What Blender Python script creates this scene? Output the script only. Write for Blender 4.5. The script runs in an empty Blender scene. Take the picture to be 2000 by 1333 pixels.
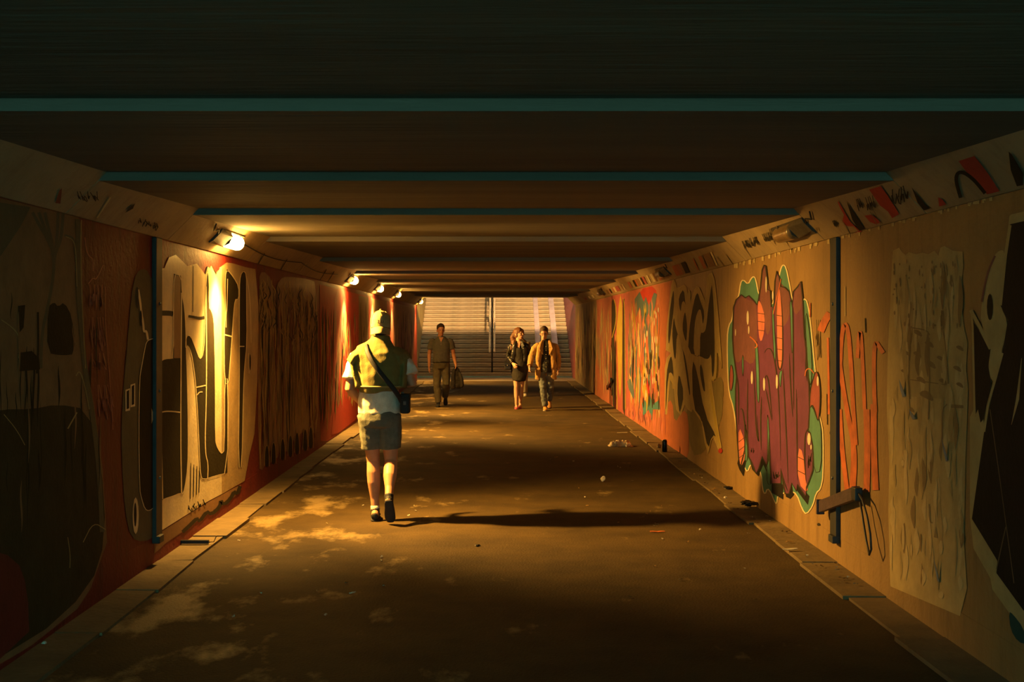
import bpy, bmesh, math, random
from mathutils import Vector, Matrix, noise
from mathutils.bvhtree import BVHTree

# ------------------------------------------------------------------ camera, sky, exposure
SC = bpy.context.scene
COL = SC.collection
F, CX, CY, EYE = 2500.0, 969.0, 636.5, 1.65      # focal length in px, vanishing point, eye height
cam_d = bpy.data.cameras.new('camera')
cam = bpy.data.objects.new('camera', cam_d)
COL.objects.link(cam)
cam.location = (0, 0, EYE)
cam.rotation_euler = (math.radians(90), 0, 0)
cam_d.sensor_width = 36.0
cam_d.lens = F / 2000.0 * 36.0
cam_d.shift_x = (1000.0 - CX) / 2000.0
cam_d.shift_y = (CY - 666.5) / 2000.0
cam_d.clip_start = 0.05
cam_d.clip_end = 300
SC.camera = cam

SKY = (0.12, 0.40, 0.38)
SKY_STRENGTH = 14.5
world = bpy.data.worlds.new('dusk_sky')
SC.world = world
world.use_nodes = True
bg = world.node_tree.nodes['Background']
bg.inputs['Color'].default_value = (*SKY, 1)
bg.inputs['Strength'].default_value = SKY_STRENGTH

vs = SC.view_settings
vs.view_transform = 'Standard'
vs.look = 'None'
vs.gamma = 1.0
vs.use_curve_mapping = False
vs.exposure = 0.0

LAMP_RGB = (1.0, 0.51, 0.10)
LAMP_POWER = 165.0
LAMP_DOWN = 1000.0
LAMP_SPOT = 2450.0          # power of the extra cross spot added to a lit lamp
STAIR_LAMP_POWER = 9600.0

random.seed(7)
# ------------------------------------------------------------------ materials
MATS = {}
ALB = 0.62           # scales every reflectance down so less light bounces between surfaces
def mat(name, col, rough=0.7, var=0.25, scale=6.0, bump=0.0, bscale=None, metal=0.0,
        stretch=(1, 1, 1), col2=None, spec=0.3, detail=4.0, emit=None, alpha=None, trans=0.0):
    """plain procedural surface: base colour broken up by stretched noise, optional bump"""
    if name in MATS:
        return MATS[name]
    col = tuple(c * ALB for c in col)
    m = bpy.data.materials.new(name)
    m.use_nodes = True
    nt = m.node_tree
    b = nt.nodes['Principled BSDF']
    b.inputs['Roughness'].default_value = rough
    b.inputs['Metallic'].default_value = metal
    b.inputs['Specular IOR Level'].default_value = spec
    if trans:
        b.inputs['Transmission Weight'].default_value = trans
    if alpha is not None:
        b.inputs['Alpha'].default_value = alpha
    tc = nt.nodes.new('ShaderNodeTexCoord')
    mp = nt.nodes.new('ShaderNodeMapping')
    mp.inputs['Scale'].default_value = stretch
    nt.links.new(tc.outputs['Object'], mp.inputs['Vector'])
    nz = nt.nodes.new('ShaderNodeTexNoise')
    nz.inputs['Scale'].default_value = scale
    nz.inputs['Detail'].default_value = detail
    nz.inputs['Roughness'].default_value = 0.65
    nt.links.new(mp.outputs['Vector'], nz.inputs['Vector'])
    rp = nt.nodes.new('ShaderNodeValToRGB')
    rp.color_ramp.elements[0].position = 0.3
    rp.color_ramp.elements[1].position = 0.7
    a = col2 if col2 else tuple(c * (1 - var) for c in col)
    c2 = col if col2 else tuple(min(1, c * (1 + var)) for c in col)
    rp.color_ramp.elements[0].color = (*a, 1)
    rp.color_ramp.elements[1].color = (*c2, 1)
    nt.links.new(nz.outputs['Fac'], rp.inputs['Fac'])
    nt.links.new(rp.outputs['Color'], b.inputs['Base Color'])
    if bump:
        n2 = nt.nodes.new('ShaderNodeTexNoise')
        n2.inputs['Scale'].default_value = bscale or scale * 6
        n2.inputs['Detail'].default_value = 5
        nt.links.new(mp.outputs['Vector'], n2.inputs['Vector'])
        bp = nt.nodes.new('ShaderNodeBump')
        bp.inputs['Strength'].default_value = bump
        bp.inputs['Distance'].default_value = 0.02
        nt.links.new(n2.outputs['Fac'], bp.inputs['Height'])
        nt.links.new(bp.outputs['Normal'], b.inputs['Normal'])
    if emit:
        b.inputs['Emission Color'].default_value = (*emit[0], 1)
        b.inputs['Emission Strength'].default_value = emit[1]
    MATS[name] = m
    return m

def dirt_mat(name, col, dirt, rough=0.6, stretch=(1, 1, .12), scale=2.2, bump=.25, amount=.55, spec=.3):
    """wall paint / concrete with vertical run-off stains and pitting"""
    if name in MATS:
        return MATS[name]
    m = mat(name, col, rough, .18, 1.3, bump, 30, spec=spec)
    nt = m.node_tree
    b = nt.nodes['Principled BSDF']
    src = b.inputs['Base Color'].links[0].from_socket
    tc = nt.nodes.new('ShaderNodeTexCoord')
    mp = nt.nodes.new('ShaderNodeMapping')
    mp.inputs['Scale'].default_value = stretch
    nt.links.new(tc.outputs['Object'], mp.inputs['Vector'])
    nz = nt.nodes.new('ShaderNodeTexNoise')
    nz.inputs['Scale'].default_value = scale * 4
    nz.inputs['Detail'].default_value = 6
    nz.inputs['Roughness'].default_value = .7
    nt.links.new(mp.outputs['Vector'], nz.inputs['Vector'])
    rp = nt.nodes.new('ShaderNodeValToRGB')
    rp.color_ramp.elements[0].position = .50
    rp.color_ramp.elements[1].position = .72
    rp.color_ramp.elements[0].color = (0, 0, 0, 1)
    rp.color_ramp.elements[1].color = (amount, amount, amount, 1)
    nt.links.new(nz.outputs['Fac'], rp.inputs['Fac'])
    mx = nt.nodes.new('ShaderNodeMix')
    mx.data_type = 'RGBA'
    nt.links.new(rp.outputs['Color'], mx.inputs['Factor'])
    nt.links.new(src, mx.inputs['A'])
    mx.inputs['B'].default_value = (*[c * ALB for c in dirt], 1)
    nt.links.new(mx.outputs['Result'], b.inputs['Base Color'])
    return m

# ------------------------------------------------------------------ mesh helpers
def link(name, me, m=None, parent=None):
    o = bpy.data.objects.new(name, me)
    COL.objects.link(o)
    if m is not None:
        for mm in (m if isinstance(m, (list, tuple)) else [m]):
            me.materials.append(mm)
    if parent is not None:
        o.parent = parent
    return o

def mesh(name, V, Fc, m=None, parent=None, smooth=False, idx=None):
    me = bpy.data.meshes.new(name)
    me.from_pydata([tuple(v) for v in V], [], [tuple(f) for f in Fc])
    if idx:
        me.polygons.foreach_set('material_index', idx)
    if smooth:
        me.polygons.foreach_set('use_smooth', [True] * len(me.polygons))
    me.update()
    return link(name, me, m, parent)

def empty(name, loc=(0, 0, 0), rz=0, parent=None):
    o = bpy.data.objects.new(name, None)
    COL.objects.link(o)
    o.empty_display_size = .1
    o.location = loc
    o.rotation_euler = (0, 0, rz)
    o.parent = parent
    return o

def tag(o, label=None, cat=None, group=None, kind=None):
    if label: o['label'] = label
    if cat: o['category'] = cat
    if group: o['group'] = group
    if kind: o['kind'] = kind
    return o

def structure(o):
    o['kind'] = 'structure'
    return o

def box(V, Fc, x0, x1, y0, y1, z0, z1):
    n = len(V)
    V += [(x0, y0, z0), (x1, y0, z0), (x1, y1, z0), (x0, y1, z0), (x0, y0, z1), (x1, y0, z1), (x1, y1, z1), (x0, y1, z1)]
    Fc += [tuple(n + i for i in f) for f in ((0, 3, 2, 1), (4, 5, 6, 7), (0, 1, 5, 4), (1, 2, 6, 5), (2, 3, 7, 6), (3, 0, 4, 7))]

def box_obj(name, b, m, parent=None, bevel=0.0):
    V, Fc = [], []
    box(V, Fc, *b)
    o = mesh(name, V, Fc, m, parent)
    if bevel:
        bm = bmesh.new(); bm.from_mesh(o.data)
        bmesh.ops.bevel(bm, geom=bm.edges[:], offset=bevel, segments=2, affect='EDGES', profile=.6)
        bm.to_mesh(o.data); bm.free()
    return o

def tube(V, Fc, pts, rads, side=(1, 0, 0), n=14, cap=0.5, M=None):
    """closed loft of elliptic rings along pts; rads = r or (a along side, b across)"""
    pts = [Vector(p) for p in pts]
    side = Vector(side)
    base = len(V)
    k = len(pts)
    out = []
    for i, p in enumerate(pts):
        t = (pts[min(i + 1, k - 1)] - pts[max(i - 1, 0)])
        if t.length < 1e-9: t = Vector((0, 0, 1))
        t.normalize()
        s = side - t * side.dot(t)
        if s.length < 1e-4:
            s = Vector((0, 1, 0)) - t * t.y
        s.normalize()
        u = t.cross(s)
        r = rads[i] if isinstance(rads, (list, tuple)) else rads
        a, b = r if isinstance(r, (list, tuple)) else (r, r)
        for j in range(n):
            w = 2 * math.pi * j / n
            out.append(p + s * (a * math.cos(w)) + u * (b * math.sin(w)))
        if i == 0: t0, r0 = t.copy(), min(a, b)
        if i == k - 1: t1, r1 = t.copy(), min(a, b)
    out.append(pts[0] - t0 * r0 * cap)
    out.append(pts[-1] + t1 * r1 * cap)
    if M is not None:
        out = [M @ v for v in out]
    V += out
    for i in range(k - 1):
        for j in range(n):
            a = base + i * n + j; b = base + i * n + (j + 1) % n
            Fc.append((a, b, b + n, a + n))
    for j in range(n):
        Fc.append((base + (j + 1) % n, base + j, base + k * n))
        Fc.append((base + (k - 1) * n + j, base + (k - 1) * n + (j + 1) % n, base + k * n + 1))

def tube_obj(name, pts, rads, m, parent=None, side=(1, 0, 0), n=10, cap=.3):
    V, Fc = [], []
    tube(V, Fc, pts, rads, side, n, cap)
    return mesh(name, V, Fc, m, parent, smooth=True)

def fuse(name, V, Fc, m, parent=None, voxel=.006, it=3, wob=0.0, wscale=9.0, seed=0.0, folds=None):
    """weld overlapping closed lofts into one continuous skin (voxel remesh), relax, add cloth folds"""
    me = bpy.data.meshes.new(name)
    me.from_pydata([tuple(v) for v in V], [], Fc)
    tmp = bpy.data.objects.new('tmp', me)
    COL.objects.link(tmp)
    r = tmp.modifiers.new('r', 'REMESH'); r.mode = 'VOXEL'; r.voxel_size = voxel
    s = tmp.modifiers.new('s', 'SMOOTH'); s.iterations = it; s.factor = .5
    dg = bpy.context.evaluated_depsgraph_get()
    dg.update()
    nm = bpy.data.meshes.new_from_object(tmp.evaluated_get(dg))
    bpy.data.objects.remove(tmp)
    bpy.data.meshes.remove(me)
    nm.name = name
    if wob:
        off = Vector((seed, seed * 1.7, -seed))
        st = Vector(folds) if folds else Vector((1, 1, 1))
        co = [v.co.copy() for v in nm.vertices]
        no = [v.normal.copy() for v in nm.vertices]
        for i, v in enumerate(nm.vertices):
            c = co[i] * wscale
            q = noise.noise(Vector((c.x * st.x, c.y * st.y, c.z * st.z)) + off)
            q2 = noise.noise(co[i] * wscale * 2.6 + off)
            v.co = co[i] + no[i] * (wob * (q + .4 * q2))
    nm.polygons.foreach_set('use_smooth', [True] * len(nm.polygons))
    nm.update()
    return link(name, nm, m, parent)

# ------------------------------------------------------------------ the underpass
W = 2.35                      # half width between the walls
ZW = 2.26                     # wall top, where the sloped haunch starts
ZL, ZH = 2.437, 2.482         # a ceiling slab's near (low) and far (high) edge
XI0, XI1 = 2.165, 2.192        # inner haunch edge at a slab's near and far end
Y0, Y1 = -2.0, 38.0           # entrance behind the camera, exit
JOINTS = [-2.0, 0.2, 2.44, 4.69, 6.94, 9.09, 11.96, 15.6, 19.39, 23.0, 29.15, 33.6, 38.0]

M_floor = mat('asphalt', (.078, .049, .014), .55, .35, 2.0, .35, 60, spec=.18)
def floor_material():
    m = M_floor; nt = m.node_tree; b = nt.nodes['Principled BSDF']
    src = b.inputs['Base Color'].links[0].from_socket
    tc = nt.nodes.new('ShaderNodeTexCoord')
    mp = nt.nodes.new('ShaderNodeMapping'); mp.inputs['Scale'].default_value = (1.5, .75, 1)
    nt.links.new(tc.outputs['Object'], mp.inputs['Vector'])
    nz = nt.nodes.new('ShaderNodeTexNoise'); nz.inputs['Scale'].default_value = 1.5
    nz.inputs['Detail'].default_value = 7; nz.inputs['Roughness'].default_value = .62
    nt.links.new(mp.outputs['Vector'], nz.inputs['Vector'])
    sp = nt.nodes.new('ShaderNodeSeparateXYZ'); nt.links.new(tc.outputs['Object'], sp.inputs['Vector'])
    mr = nt.nodes.new('ShaderNodeMapRange')           # pale patches grow denser towards the left gutter
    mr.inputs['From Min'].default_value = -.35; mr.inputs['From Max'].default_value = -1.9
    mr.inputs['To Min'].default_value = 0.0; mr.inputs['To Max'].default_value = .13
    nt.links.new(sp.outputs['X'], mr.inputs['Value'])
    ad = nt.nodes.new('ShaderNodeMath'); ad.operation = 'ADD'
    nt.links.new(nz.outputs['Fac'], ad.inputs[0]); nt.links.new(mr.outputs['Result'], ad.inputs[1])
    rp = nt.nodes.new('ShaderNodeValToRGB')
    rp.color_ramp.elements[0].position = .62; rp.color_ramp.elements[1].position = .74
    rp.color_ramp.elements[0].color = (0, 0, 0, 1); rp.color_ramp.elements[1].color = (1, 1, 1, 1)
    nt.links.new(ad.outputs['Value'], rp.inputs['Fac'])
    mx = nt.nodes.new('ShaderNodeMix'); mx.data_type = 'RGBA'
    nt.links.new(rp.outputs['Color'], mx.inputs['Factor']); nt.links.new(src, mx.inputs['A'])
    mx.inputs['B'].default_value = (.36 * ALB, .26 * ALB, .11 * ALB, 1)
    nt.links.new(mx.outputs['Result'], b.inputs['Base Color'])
    rr = nt.nodes.new('ShaderNodeMapRange')
    rr.inputs['To Min'].default_value = .78; rr.inputs['To Max'].default_value = .5
    nt.links.new(rp.outputs['Color'], rr.inputs['Value']); nt.links.new(rr.outputs['Result'], b.inputs['Roughness'])
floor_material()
M_conc = mat('gutter_concrete', (.20, .14, .06), .8, .3, 3, .4, 25)
M_ceil = mat('ceiling_concrete', (.215, .19, .135), .85, .22, 2.2, .5, 14, stretch=(.12, 1.2, 1))
M_roof = mat('roof_concrete', (.2, .2, .18), .9)
M_wallL = dirt_mat('red_wall_paint', (.24, .018, .011), (.05, .015, .01), .62, spec=.25)
M_wallR = dirt_mat('buff_wall_paint', (.36, .22, .075), (.18, .095, .03), .62)
M_haunch = dirt_mat('haunch_concrete', (.47, .35, .185), (.2, .13, .06), .7, stretch=(1, 1, .3), amount=.4)
M_metal = mat('grey_steel', (.16, .16, .15), .5, .3, 8, metal=.4)
M_dark = mat('dark_gap', (.01, .01, .01), .9)

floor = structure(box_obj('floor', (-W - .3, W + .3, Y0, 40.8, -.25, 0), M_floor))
wl = structure(box_obj('wall_left', (-W - .35, -W, Y0, Y1, -.2, ZW + .02), M_wallL))
wr = structure(box_obj('wall_right', (W, W + .35, Y0, Y1, -.2, ZW + .02), M_wallR))
bl = structure(box_obj('baseboard_left', (-W, -W + .002, Y0, Y1, 0, .2), M_wallL))
br = structure(box_obj('baseboard_right', (W - .002, W, Y0, Y1, 0, .2), M_wallR))
ceil = structure(box_obj('ceiling', (-2.7, 2.7, Y0, Y1, 2.70, 3.0), M_roof))
for a, b in zip(JOINTS[:-1], JOINTS[1:]):
    V, Fc = [], []
    g = .012
    V += [(-2.6, a, ZL), (2.6, a, ZL), (2.6, b - g, ZH), (-2.6, b - g, ZH), (-2.6, a, 2.70), (2.6, a, 2.70), (2.6, b - g, 2.70), (-2.6, b - g, 2.70)]
    Fc += [(0, 3, 2, 1), (4, 5, 6, 7), (0, 1, 5, 4), (1, 2, 6, 5), (2, 3, 7, 6), (3, 0, 4, 7)]
    mesh('ceiling_slab', V, Fc, M_ceil, ceil)
HV = {-1: ([], []), 1: ([], [])}
for sgn, nm in ((-1, 'trim_1'), (1, 'trim_2')):
    root = structure(empty(nm))
    for a, b in zip(JOINTS[:-1], JOINTS[1:]):
        n = max(1, int((b - a) / 1.2))
        ys = [a + .006 + (b - .012 - a) * i / n for i in range(n + 1)]
        V, Fc = [], []
        for y in ys:
            xo = W - .018
            prof = [(xo - .26, ZW + .26), (xo, ZW), (W + .02, ZW), (W + .2, ZW + .1), (W + .2, ZW + .3)]
            for (x, z) in prof:
                V.append((sgn * x, y, z))
        for i in range(len(ys) - 1):
            for j in range(5):
                q = (i * 5 + j, i * 5 + (j + 1) % 5, (i + 1) * 5 + (j + 1) % 5, (i + 1) * 5 + j)
                Fc.append(q if sgn > 0 else q[::-1])
        l = (len(ys) - 1) * 5
        Fc.append((4, 3, 2, 1, 0) if sgn > 0 else (0, 1, 2, 3, 4))
        Fc.append((l, l + 1, l + 2, l + 3, l + 4) if sgn > 0 else (l + 4, l + 3, l + 2, l + 1, l))
        mesh('haunch_panel', V, Fc, M_haunch, root)
        n0 = len(HV[sgn][0]); HV[sgn][0].extend(V); HV[sgn][1].extend([tuple(n0 + i for i in f) for f in Fc])
BVH = {s: BVHTree.FromPolygons([Vector(v) for v in HV[s][0]], HV[s][1]) for s in (-1, 1)}

# gutter slabs along both walls
for sgn, nm in ((-1, 'trim_3'), (1, 'trim_4')):
    root = structure(empty(nm))
    y = Y0
    while y < Y1 - .3:
        L = random.choice((.9, 1.0, 1.1))
        ye = min(y + L, Y1)
        x0, x1 = W - .25 - random.uniform(-.02, .02), W
        h = .012 + random.uniform(0, .012)
        V = [(sgn * x0, y + .006, -.1), (sgn * x1, y + .006, -.1), (sgn * x1, ye - .006, -.1), (sgn * (x0 + random.uniform(-.02, .02)), ye - .006, -.1)]
        V += [(v[0], v[1], h + random.uniform(0, .006)) for v in V]
        Fc = [(0, 3, 2, 1), (4, 5, 6, 7), (0, 1, 5, 4), (1, 2, 6, 5), (2, 3, 7, 6), (3, 0, 4, 7)]
        if sgn < 0: Fc = [f[::-1] for f in Fc]
        mesh('gutter_slab', V, Fc, M_conc, root)
        y = ye

# vertical expansion-joint covers on both walls
M_strip = mat('joint_strip_metal', (.035, .036, .033), .6, .3, 10)
for w_, s in ((wl, -1), (wr, 1)):
    p = empty('joint_cover', parent=w_)
    x0, x1 = sorted((s * (W - .03), s * (W + .001)))
    box_obj('cover_plate', (x0, x1, 8.74, 8.90, .19, ZW - .004), M_strip, p, .006)
    x0, x1 = sorted((s * (W - .055), s * (W + .001)))
    box_obj('foot_bracket', (x0, x1, 8.735, 8.85, .16, .21), M_strip, p, .006)
    for z in (.6, 1.2, 1.8):
        V, Fc = [], []
        tube(V, Fc, [(s * (W - .028), 8.82, z), (s * (W - .036), 8.82, z)], .012, n=8)
        mesh('bolt', V, Fc, M_metal, p, True)

# ground and retaining walls outside the entrance behind the camera
structure(box_obj('ground_outside', (-6, 6, -16, Y0, -.25, -.002), mat('pale_paving', (.42, .42, .40), .8)))

# ------------------------------------------------------------------ beyond the exit: landing, stairs, cheek walls
SY, SR, ST, NS = 40.8, .147, .31, 24
M_step = mat('stair_concrete', (.42, .33, .20), .75, .35, 2.2, .4, 20, stretch=(.5, 1.5, 1.5))
M_nosing = mat('nosing_lit_edge', (.72, .58, .38), .6, .2, 5)  # pale colour stands in for light caught on the tread edges
M_land = mat('landing_concrete', (.40, .33, .24), .75, .3, 1.5, .2, 20)
stairs = tag(empty('staircase', (0, SY, 0)), 'wide concrete staircase climbing beyond the far end of the tunnel', 'stairs')
V, Fc = [], []
box(V, Fc, -2.53, 2.42, 0, ST, 0, SR)
me_step = None
for i in range(NS):
    if me_step is None:
        o = box_obj('step', (-2.525, 2.425, 0, ST + .06, .028, SR), M_step, stairs, .006); me_step = o.data
        o3 = box_obj('recessed_riser', (-2.52, 2.42, .06, ST + .05, -.02, .029), M_step, o); me_r = o3.data
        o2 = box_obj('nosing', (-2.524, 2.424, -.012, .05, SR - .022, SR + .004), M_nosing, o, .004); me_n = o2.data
    else:
        o = bpy.data.objects.new('step', me_step); COL.objects.link(o); o.parent = stairs
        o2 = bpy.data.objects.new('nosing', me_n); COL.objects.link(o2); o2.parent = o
        o3 = bpy.data.objects.new('recessed_riser', me_r); COL.objects.link(o3); o3.parent = o
    o.location = (0, i * ST, i * SR)
box_obj('stair_core', (-2.5, 2.4, .2, NS * ST, -.3, -.02), M_step, stairs)
structure(box_obj('ground_upper', (-6, 6, SY + NS * ST, SY + NS * ST + 8, NS * SR - .3, NS * SR), M_land))
structure(box_obj('landing', (-2.9, 2.9, Y1, SY, -.2, .004), M_land))
M_cheekL = dirt_mat('cheek_wall_yellow', (.55, .43, .12), (.5, .16, .14), .6, stretch=(1, 1, .4), amount=.8)
M_cheekR = dirt_mat('cheek_wall_pink', (.55, .14, .13), (.55, .42, .3), .6, stretch=(1, 1, .4), amount=.5)
for sgn, nm, mm in ((-1, 'wall_exit_left', M_cheekL), (1, 'wall_exit_right', M_cheekR)):
    xi, xo = (2.53 if sgn < 0 else 2.43), 3.0
    top = lambda y: 6.39
    prof = [(Y1 + .002, -.2), (SY + NS * ST + 1, -.2), (SY + NS * ST + 1, top(SY + NS * ST + 1)), (SY + 3.5, 6.39), (Y1 + .002, 6.39)]
    V = [(sgn * xi, y, z) for y, z in prof] + [(sgn * xo, y, z) for y, z in prof]
    Fc = [(0, 1, 2, 3, 4), (9, 8, 7, 6, 5)] + [(i, i + 5, (i + 1) % 5 + 5, (i + 1) % 5) for i in range(5)]
    if sgn > 0: Fc = [f[::-1] for f in Fc]
    structure(mesh(nm, V, Fc, mm))

structure(box_obj('wall_sky_block', (-7, 7, SY + NS * ST + 6.5, SY + NS * ST + 6.8, NS * SR, 10), M_roof))  # unseen wall added to shut out sky light beyond the stairs
# canopy added out of view above the stairs to shut out sky light
can_ = structure(box_obj('sky_block_roof', (-4.5, 4.5, 22.0, SY + NS * ST + 3, 6.4, 6.6), M_roof))
# twin handrail down the middle of the stairs
M_rail = mat('worn_rail_paint', (.95, .82, .60), .4, .3, 10)
M_post = mat('dark_post_steel', (.03, .03, .028), .5)
hx = -.13
hr = tag(empty('handrail', (hx, SY, 0)), 'double metal handrail on dark posts down the middle of the stairs', 'handrail')
sl = SR / ST
for i in range(0, NS, 4):
    y = i * ST + .12; z = (i + 1) * SR
    p = tube_obj('post', [(0, y, z), (0, y, z + .93)], .028, M_post, hr)
    tube_obj('crossbar', [(-.075, y, z + .80), (.075, y, z + .80)], .014, M_post, p, side=(0, 1, 0))
for s in (-1, 1):
    y0, y1 = .0, NS * ST
    pts = [(s * .075, y0 - .04, .80), (s * .075, y0, .88)] + [(s * .075, y0 + (y1 - y0) * k / 8, .93 + sl * (y1 - y0) * k / 8) for k in range(1, 9)]
    tube_obj('rail', pts, (.032,) * 0 or [.03] * len(pts), M_rail, hr, n=10)
pts = [(0, .05, .5), (0, NS * ST, .5 + sl * NS * ST)]
tube_obj('lower_rail', pts, .018, M_post, hr)

# pale pram ramps laid over the steps
M_ramp = mat('ramp_concrete', (.95, .82, .92), .5, .15, 4)  # lavender of the sky light is put into this base colour
for (xa, xb), lab in (((1.33, 1.47), 'pale pram ramp strip on the stairs, nearer the middle handrail'),
                      ((1.88, 2.04), 'pale pram ramp strip on the stairs, nearer the right cheek wall')):
    root = tag(empty('pram_ramp', ((xa + xb) / 2, SY, 0)), lab, 'ramp', 'pram ramps on the stairs')
    h = (xb - xa) / 2
    y1 = NS * ST
    off = .045
    V = []
    for x in (-h, h):
        V += [(x, .9, off + sl * .9 + SR - .01), (x, y1, off + sl * y1 + SR - .01), (x, y1, sl * y1 + .0), (x, .9, sl * .9 + .0)]
    Fc = [(0, 1, 2, 3), (7, 6, 5, 4), (0, 4, 5, 1), (1, 5, 6, 2), (2, 6, 7, 3), (3, 7, 4, 0)]
    mesh('ramp_bed', V, Fc, M_ramp, root)
    for s in (-1, 1):
        V = []
        for x in (s * h - .012, s * h + .012):
            V += [(x, .9, off + sl * .9 + SR + .02), (x, y1, off + sl * y1 + SR + .02), (x, y1, sl * y1), (x, .9, sl * .9)]
        mesh('ramp_lip', V, Fc, M_ramp, root)

# ------------------------------------------------------------------ tunnel lamps on the haunches
M_house = mat('lamp_housing', (.10, .085, .06), .6, .3, 12, .2)
M_lens_off = mat('unlit_lens', (.30, .19, .07), .28, .35, 9, .1, spec=.7)
M_lens_on = mat('lit_lens', (.8, .7, .5), .4, emit=(LAMP_RGB, LAMP_POWER))
M_lens_dim = mat('lit_lens_dim', (.8, .7, .5), .4, emit=(LAMP_RGB, LAMP_POWER * .45))
M_cable = mat('black_cable', (.02, .018, .015), .6)
def lamp(sgn, y, label, lens, group, L=.9, s0=.15):
    """bulkhead lamp: wedge gear box at the near end, half-round lens running away to a rounded far end"""
    c = Vector((sgn * (W - .018 - s0 * .72), y, ZW + s0 * .72))
    root = tag(empty('tunnel_lamp', c), label, 'lamp', group)
    nrm = Vector((-sgn, 0, -1)).normalized(); t = Vector((-sgn, 0, 1)).normalized(); Yv = Vector((0, 1, 0))
    Pt = lambda a, u, h: Yv * a + t * u + nrm * h
    V, Fc = [], []
    def prism(prof_a, a0, prof_b, a1):
        n = len(V); k = len(prof_a)
        V.extend(Pt(a0, u, h) for u, h in prof_a); V.extend(Pt(a1, u, h) for u, h in prof_b)
        for i in range(k):
            Fc.append((n + i, n + (i + 1) % k, n + k + (i + 1) % k, n + k + i))
        Fc.append(tuple(n + i for i in range(k))[::-1]); Fc.append(tuple(n + k + i for i in range(k)))
    w = .075
    prism([(-w, -.012), (w, -.012), (w, .012), (-w, .012)], -.02, [(-w, -.012), (w, -.012), (w, .012), (-w, .012)], L)
    o = mesh('back_plate', V, Fc, M_house, root)
    V, Fc = [], []
    prism([(-w, .01), (w, .01), (w * .55, .02), (-w * .55, .02)], -.02, [(-w, .01), (w, .01), (w * .75, .05), (-w * .75, .05)], L * .34)
    mesh('gear_box', V, Fc, M_house, root)
    V, Fc = [], []
    n = 9; rings = 10
    for i in range(rings + 1):
        f = i / rings
        a = L * .345 + (L * .635) * f
        r = 1.0 if f < .7 else math.sqrt(max(0.0, 1 - ((f - .7) / .3) ** 2)) * .96 + .04
        for j in range(n):
            an = math.pi * j / (n - 1)
            V.append(Pt(a, .064 * math.cos(an) * (.5 + .5 * r), .012 + .075 * math.sin(an) * r))
    for i in range(rings):
        for j in range(n - 1):
            a = i * n + j
            Fc.append((a, a + 1, a + n + 1, a + n))
    Fc.append(tuple(range(n))[::-1]); Fc.append(tuple(rings * n + j for j in range(n)))
    bm = bmesh.new(); me = bpy.data.meshes.new('lens'); me.from_pydata([tuple(v) for v in V], [], Fc)
    bm.from_mesh(me); bmesh.ops.recalc_face_normals(bm, faces=bm.faces[:]); bm.to_mesh(me); bm.free()
    me.polygons.foreach_set('use_smooth', [True] * len(me.polygons))
    le = link('lens', me, lens, root)
    V, Fc = [], []
    for a in (L * .345, ):
        prism([(-.072, .008), (.072, .008), (.058, .045), (.0, .066), (-.058, .045)], a - .012, [(-.072, .008), (.072, .008), (.058, .045), (.0, .066), (-.058, .045)], a + .012)
    mesh('clamp_ring', V, Fc, M_house, root)
    V, Fc = [], []
    prism([(.05, .03), (.06, .03), (.085, .012)], L * .72, [(.05, .03), (.06, .03), (.085, .012)], L * .75)
    mesh('lens_clip', V, Fc, M_house, root)
    if lens is not M_lens_off:                       # extra spots in front of the lens, added to throw light across and down
        dim = .45 if lens is M_lens_dim else 1
        for nm, en, size, axis, h in (('cross_beam', LAMP_SPOT, 93, (-sgn * 1.0, 0, -.66), .16), ('down_beam', LAMP_DOWN, 112, (sgn * .02, 0, -1.0), .20)):
            ld = bpy.data.lights.new(nm, 'SPOT')
            ld.energy = en * dim
            ld.color = LAMP_RGB; ld.spot_size = math.radians(size); ld.spot_blend = 1.0; ld.shadow_soft_size = .05
            lo = bpy.data.objects.new(nm, ld); COL.objects.link(lo); lo.parent = root
            lo.location = Pt(L * .62, -.03, h)
            lo.rotation_euler = Vector(axis).to_track_quat('-Z', 'Y').to_euler()
    tube_obj('supply_cable', [Pt(-.01, .02, .01), Pt(-.1, .06, .012), Pt(-.22, .04, .012), Pt(-.34, .10, .012)], .006, M_cable, root, n=6)
    return root
GL = 'lit lamps along the left haunch'
lamp(-1, 10.15, 'brightly lit amber tunnel lamp on the left haunch, nearest the camera', M_lens_on, GL)
lamp(-1, 19.2, 'second lit amber tunnel lamp on the left haunch, beyond the man in the cap', M_lens_on, GL)
lamp(-1, 23.7, 'third lit tunnel lamp on the left haunch, small and pale', M_lens_on, GL)
lamp(-1, 28.2, 'fourth lit tunnel lamp on the left haunch, small beside the cap', M_lens_dim, GL)
lamp(-1, 36.8, 'farthest lit tunnel lamp on the left haunch at the exit', M_lens_dim, GL)
GR = 'unlit lamps along the right haunch'
lamp(1, 9.1, 'large unlit tunnel lamp on the right haunch above the dark joint strip', M_lens_off, GR, L=1.0)
lamp(1, 16.6, 'unlit tunnel lamp on the right haunch above the olive letters', M_lens_off, GR)
lamp(1, 26.6, 'small unlit tunnel lamp on the right haunch in the reddish stretch', M_lens_off, GR)

# loose wire drooping along the left haunch between the two nearest lit lamps
pts = []
for i in range(25):
    f = i / 24
    y = 11.2 + 6.6 * f
    u = .16 - .05 * abs(math.sin(f * math.pi * 2.0))
    pts.append((-(W - .018 - u * .72) + .012, y, ZW + u * .72 - .012))
tag(tube_obj('loose_wire', pts, .005, M_cable, n=6), 'thin dark wire sagging along the left haunch past the nearest lamp', 'wire')

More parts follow.
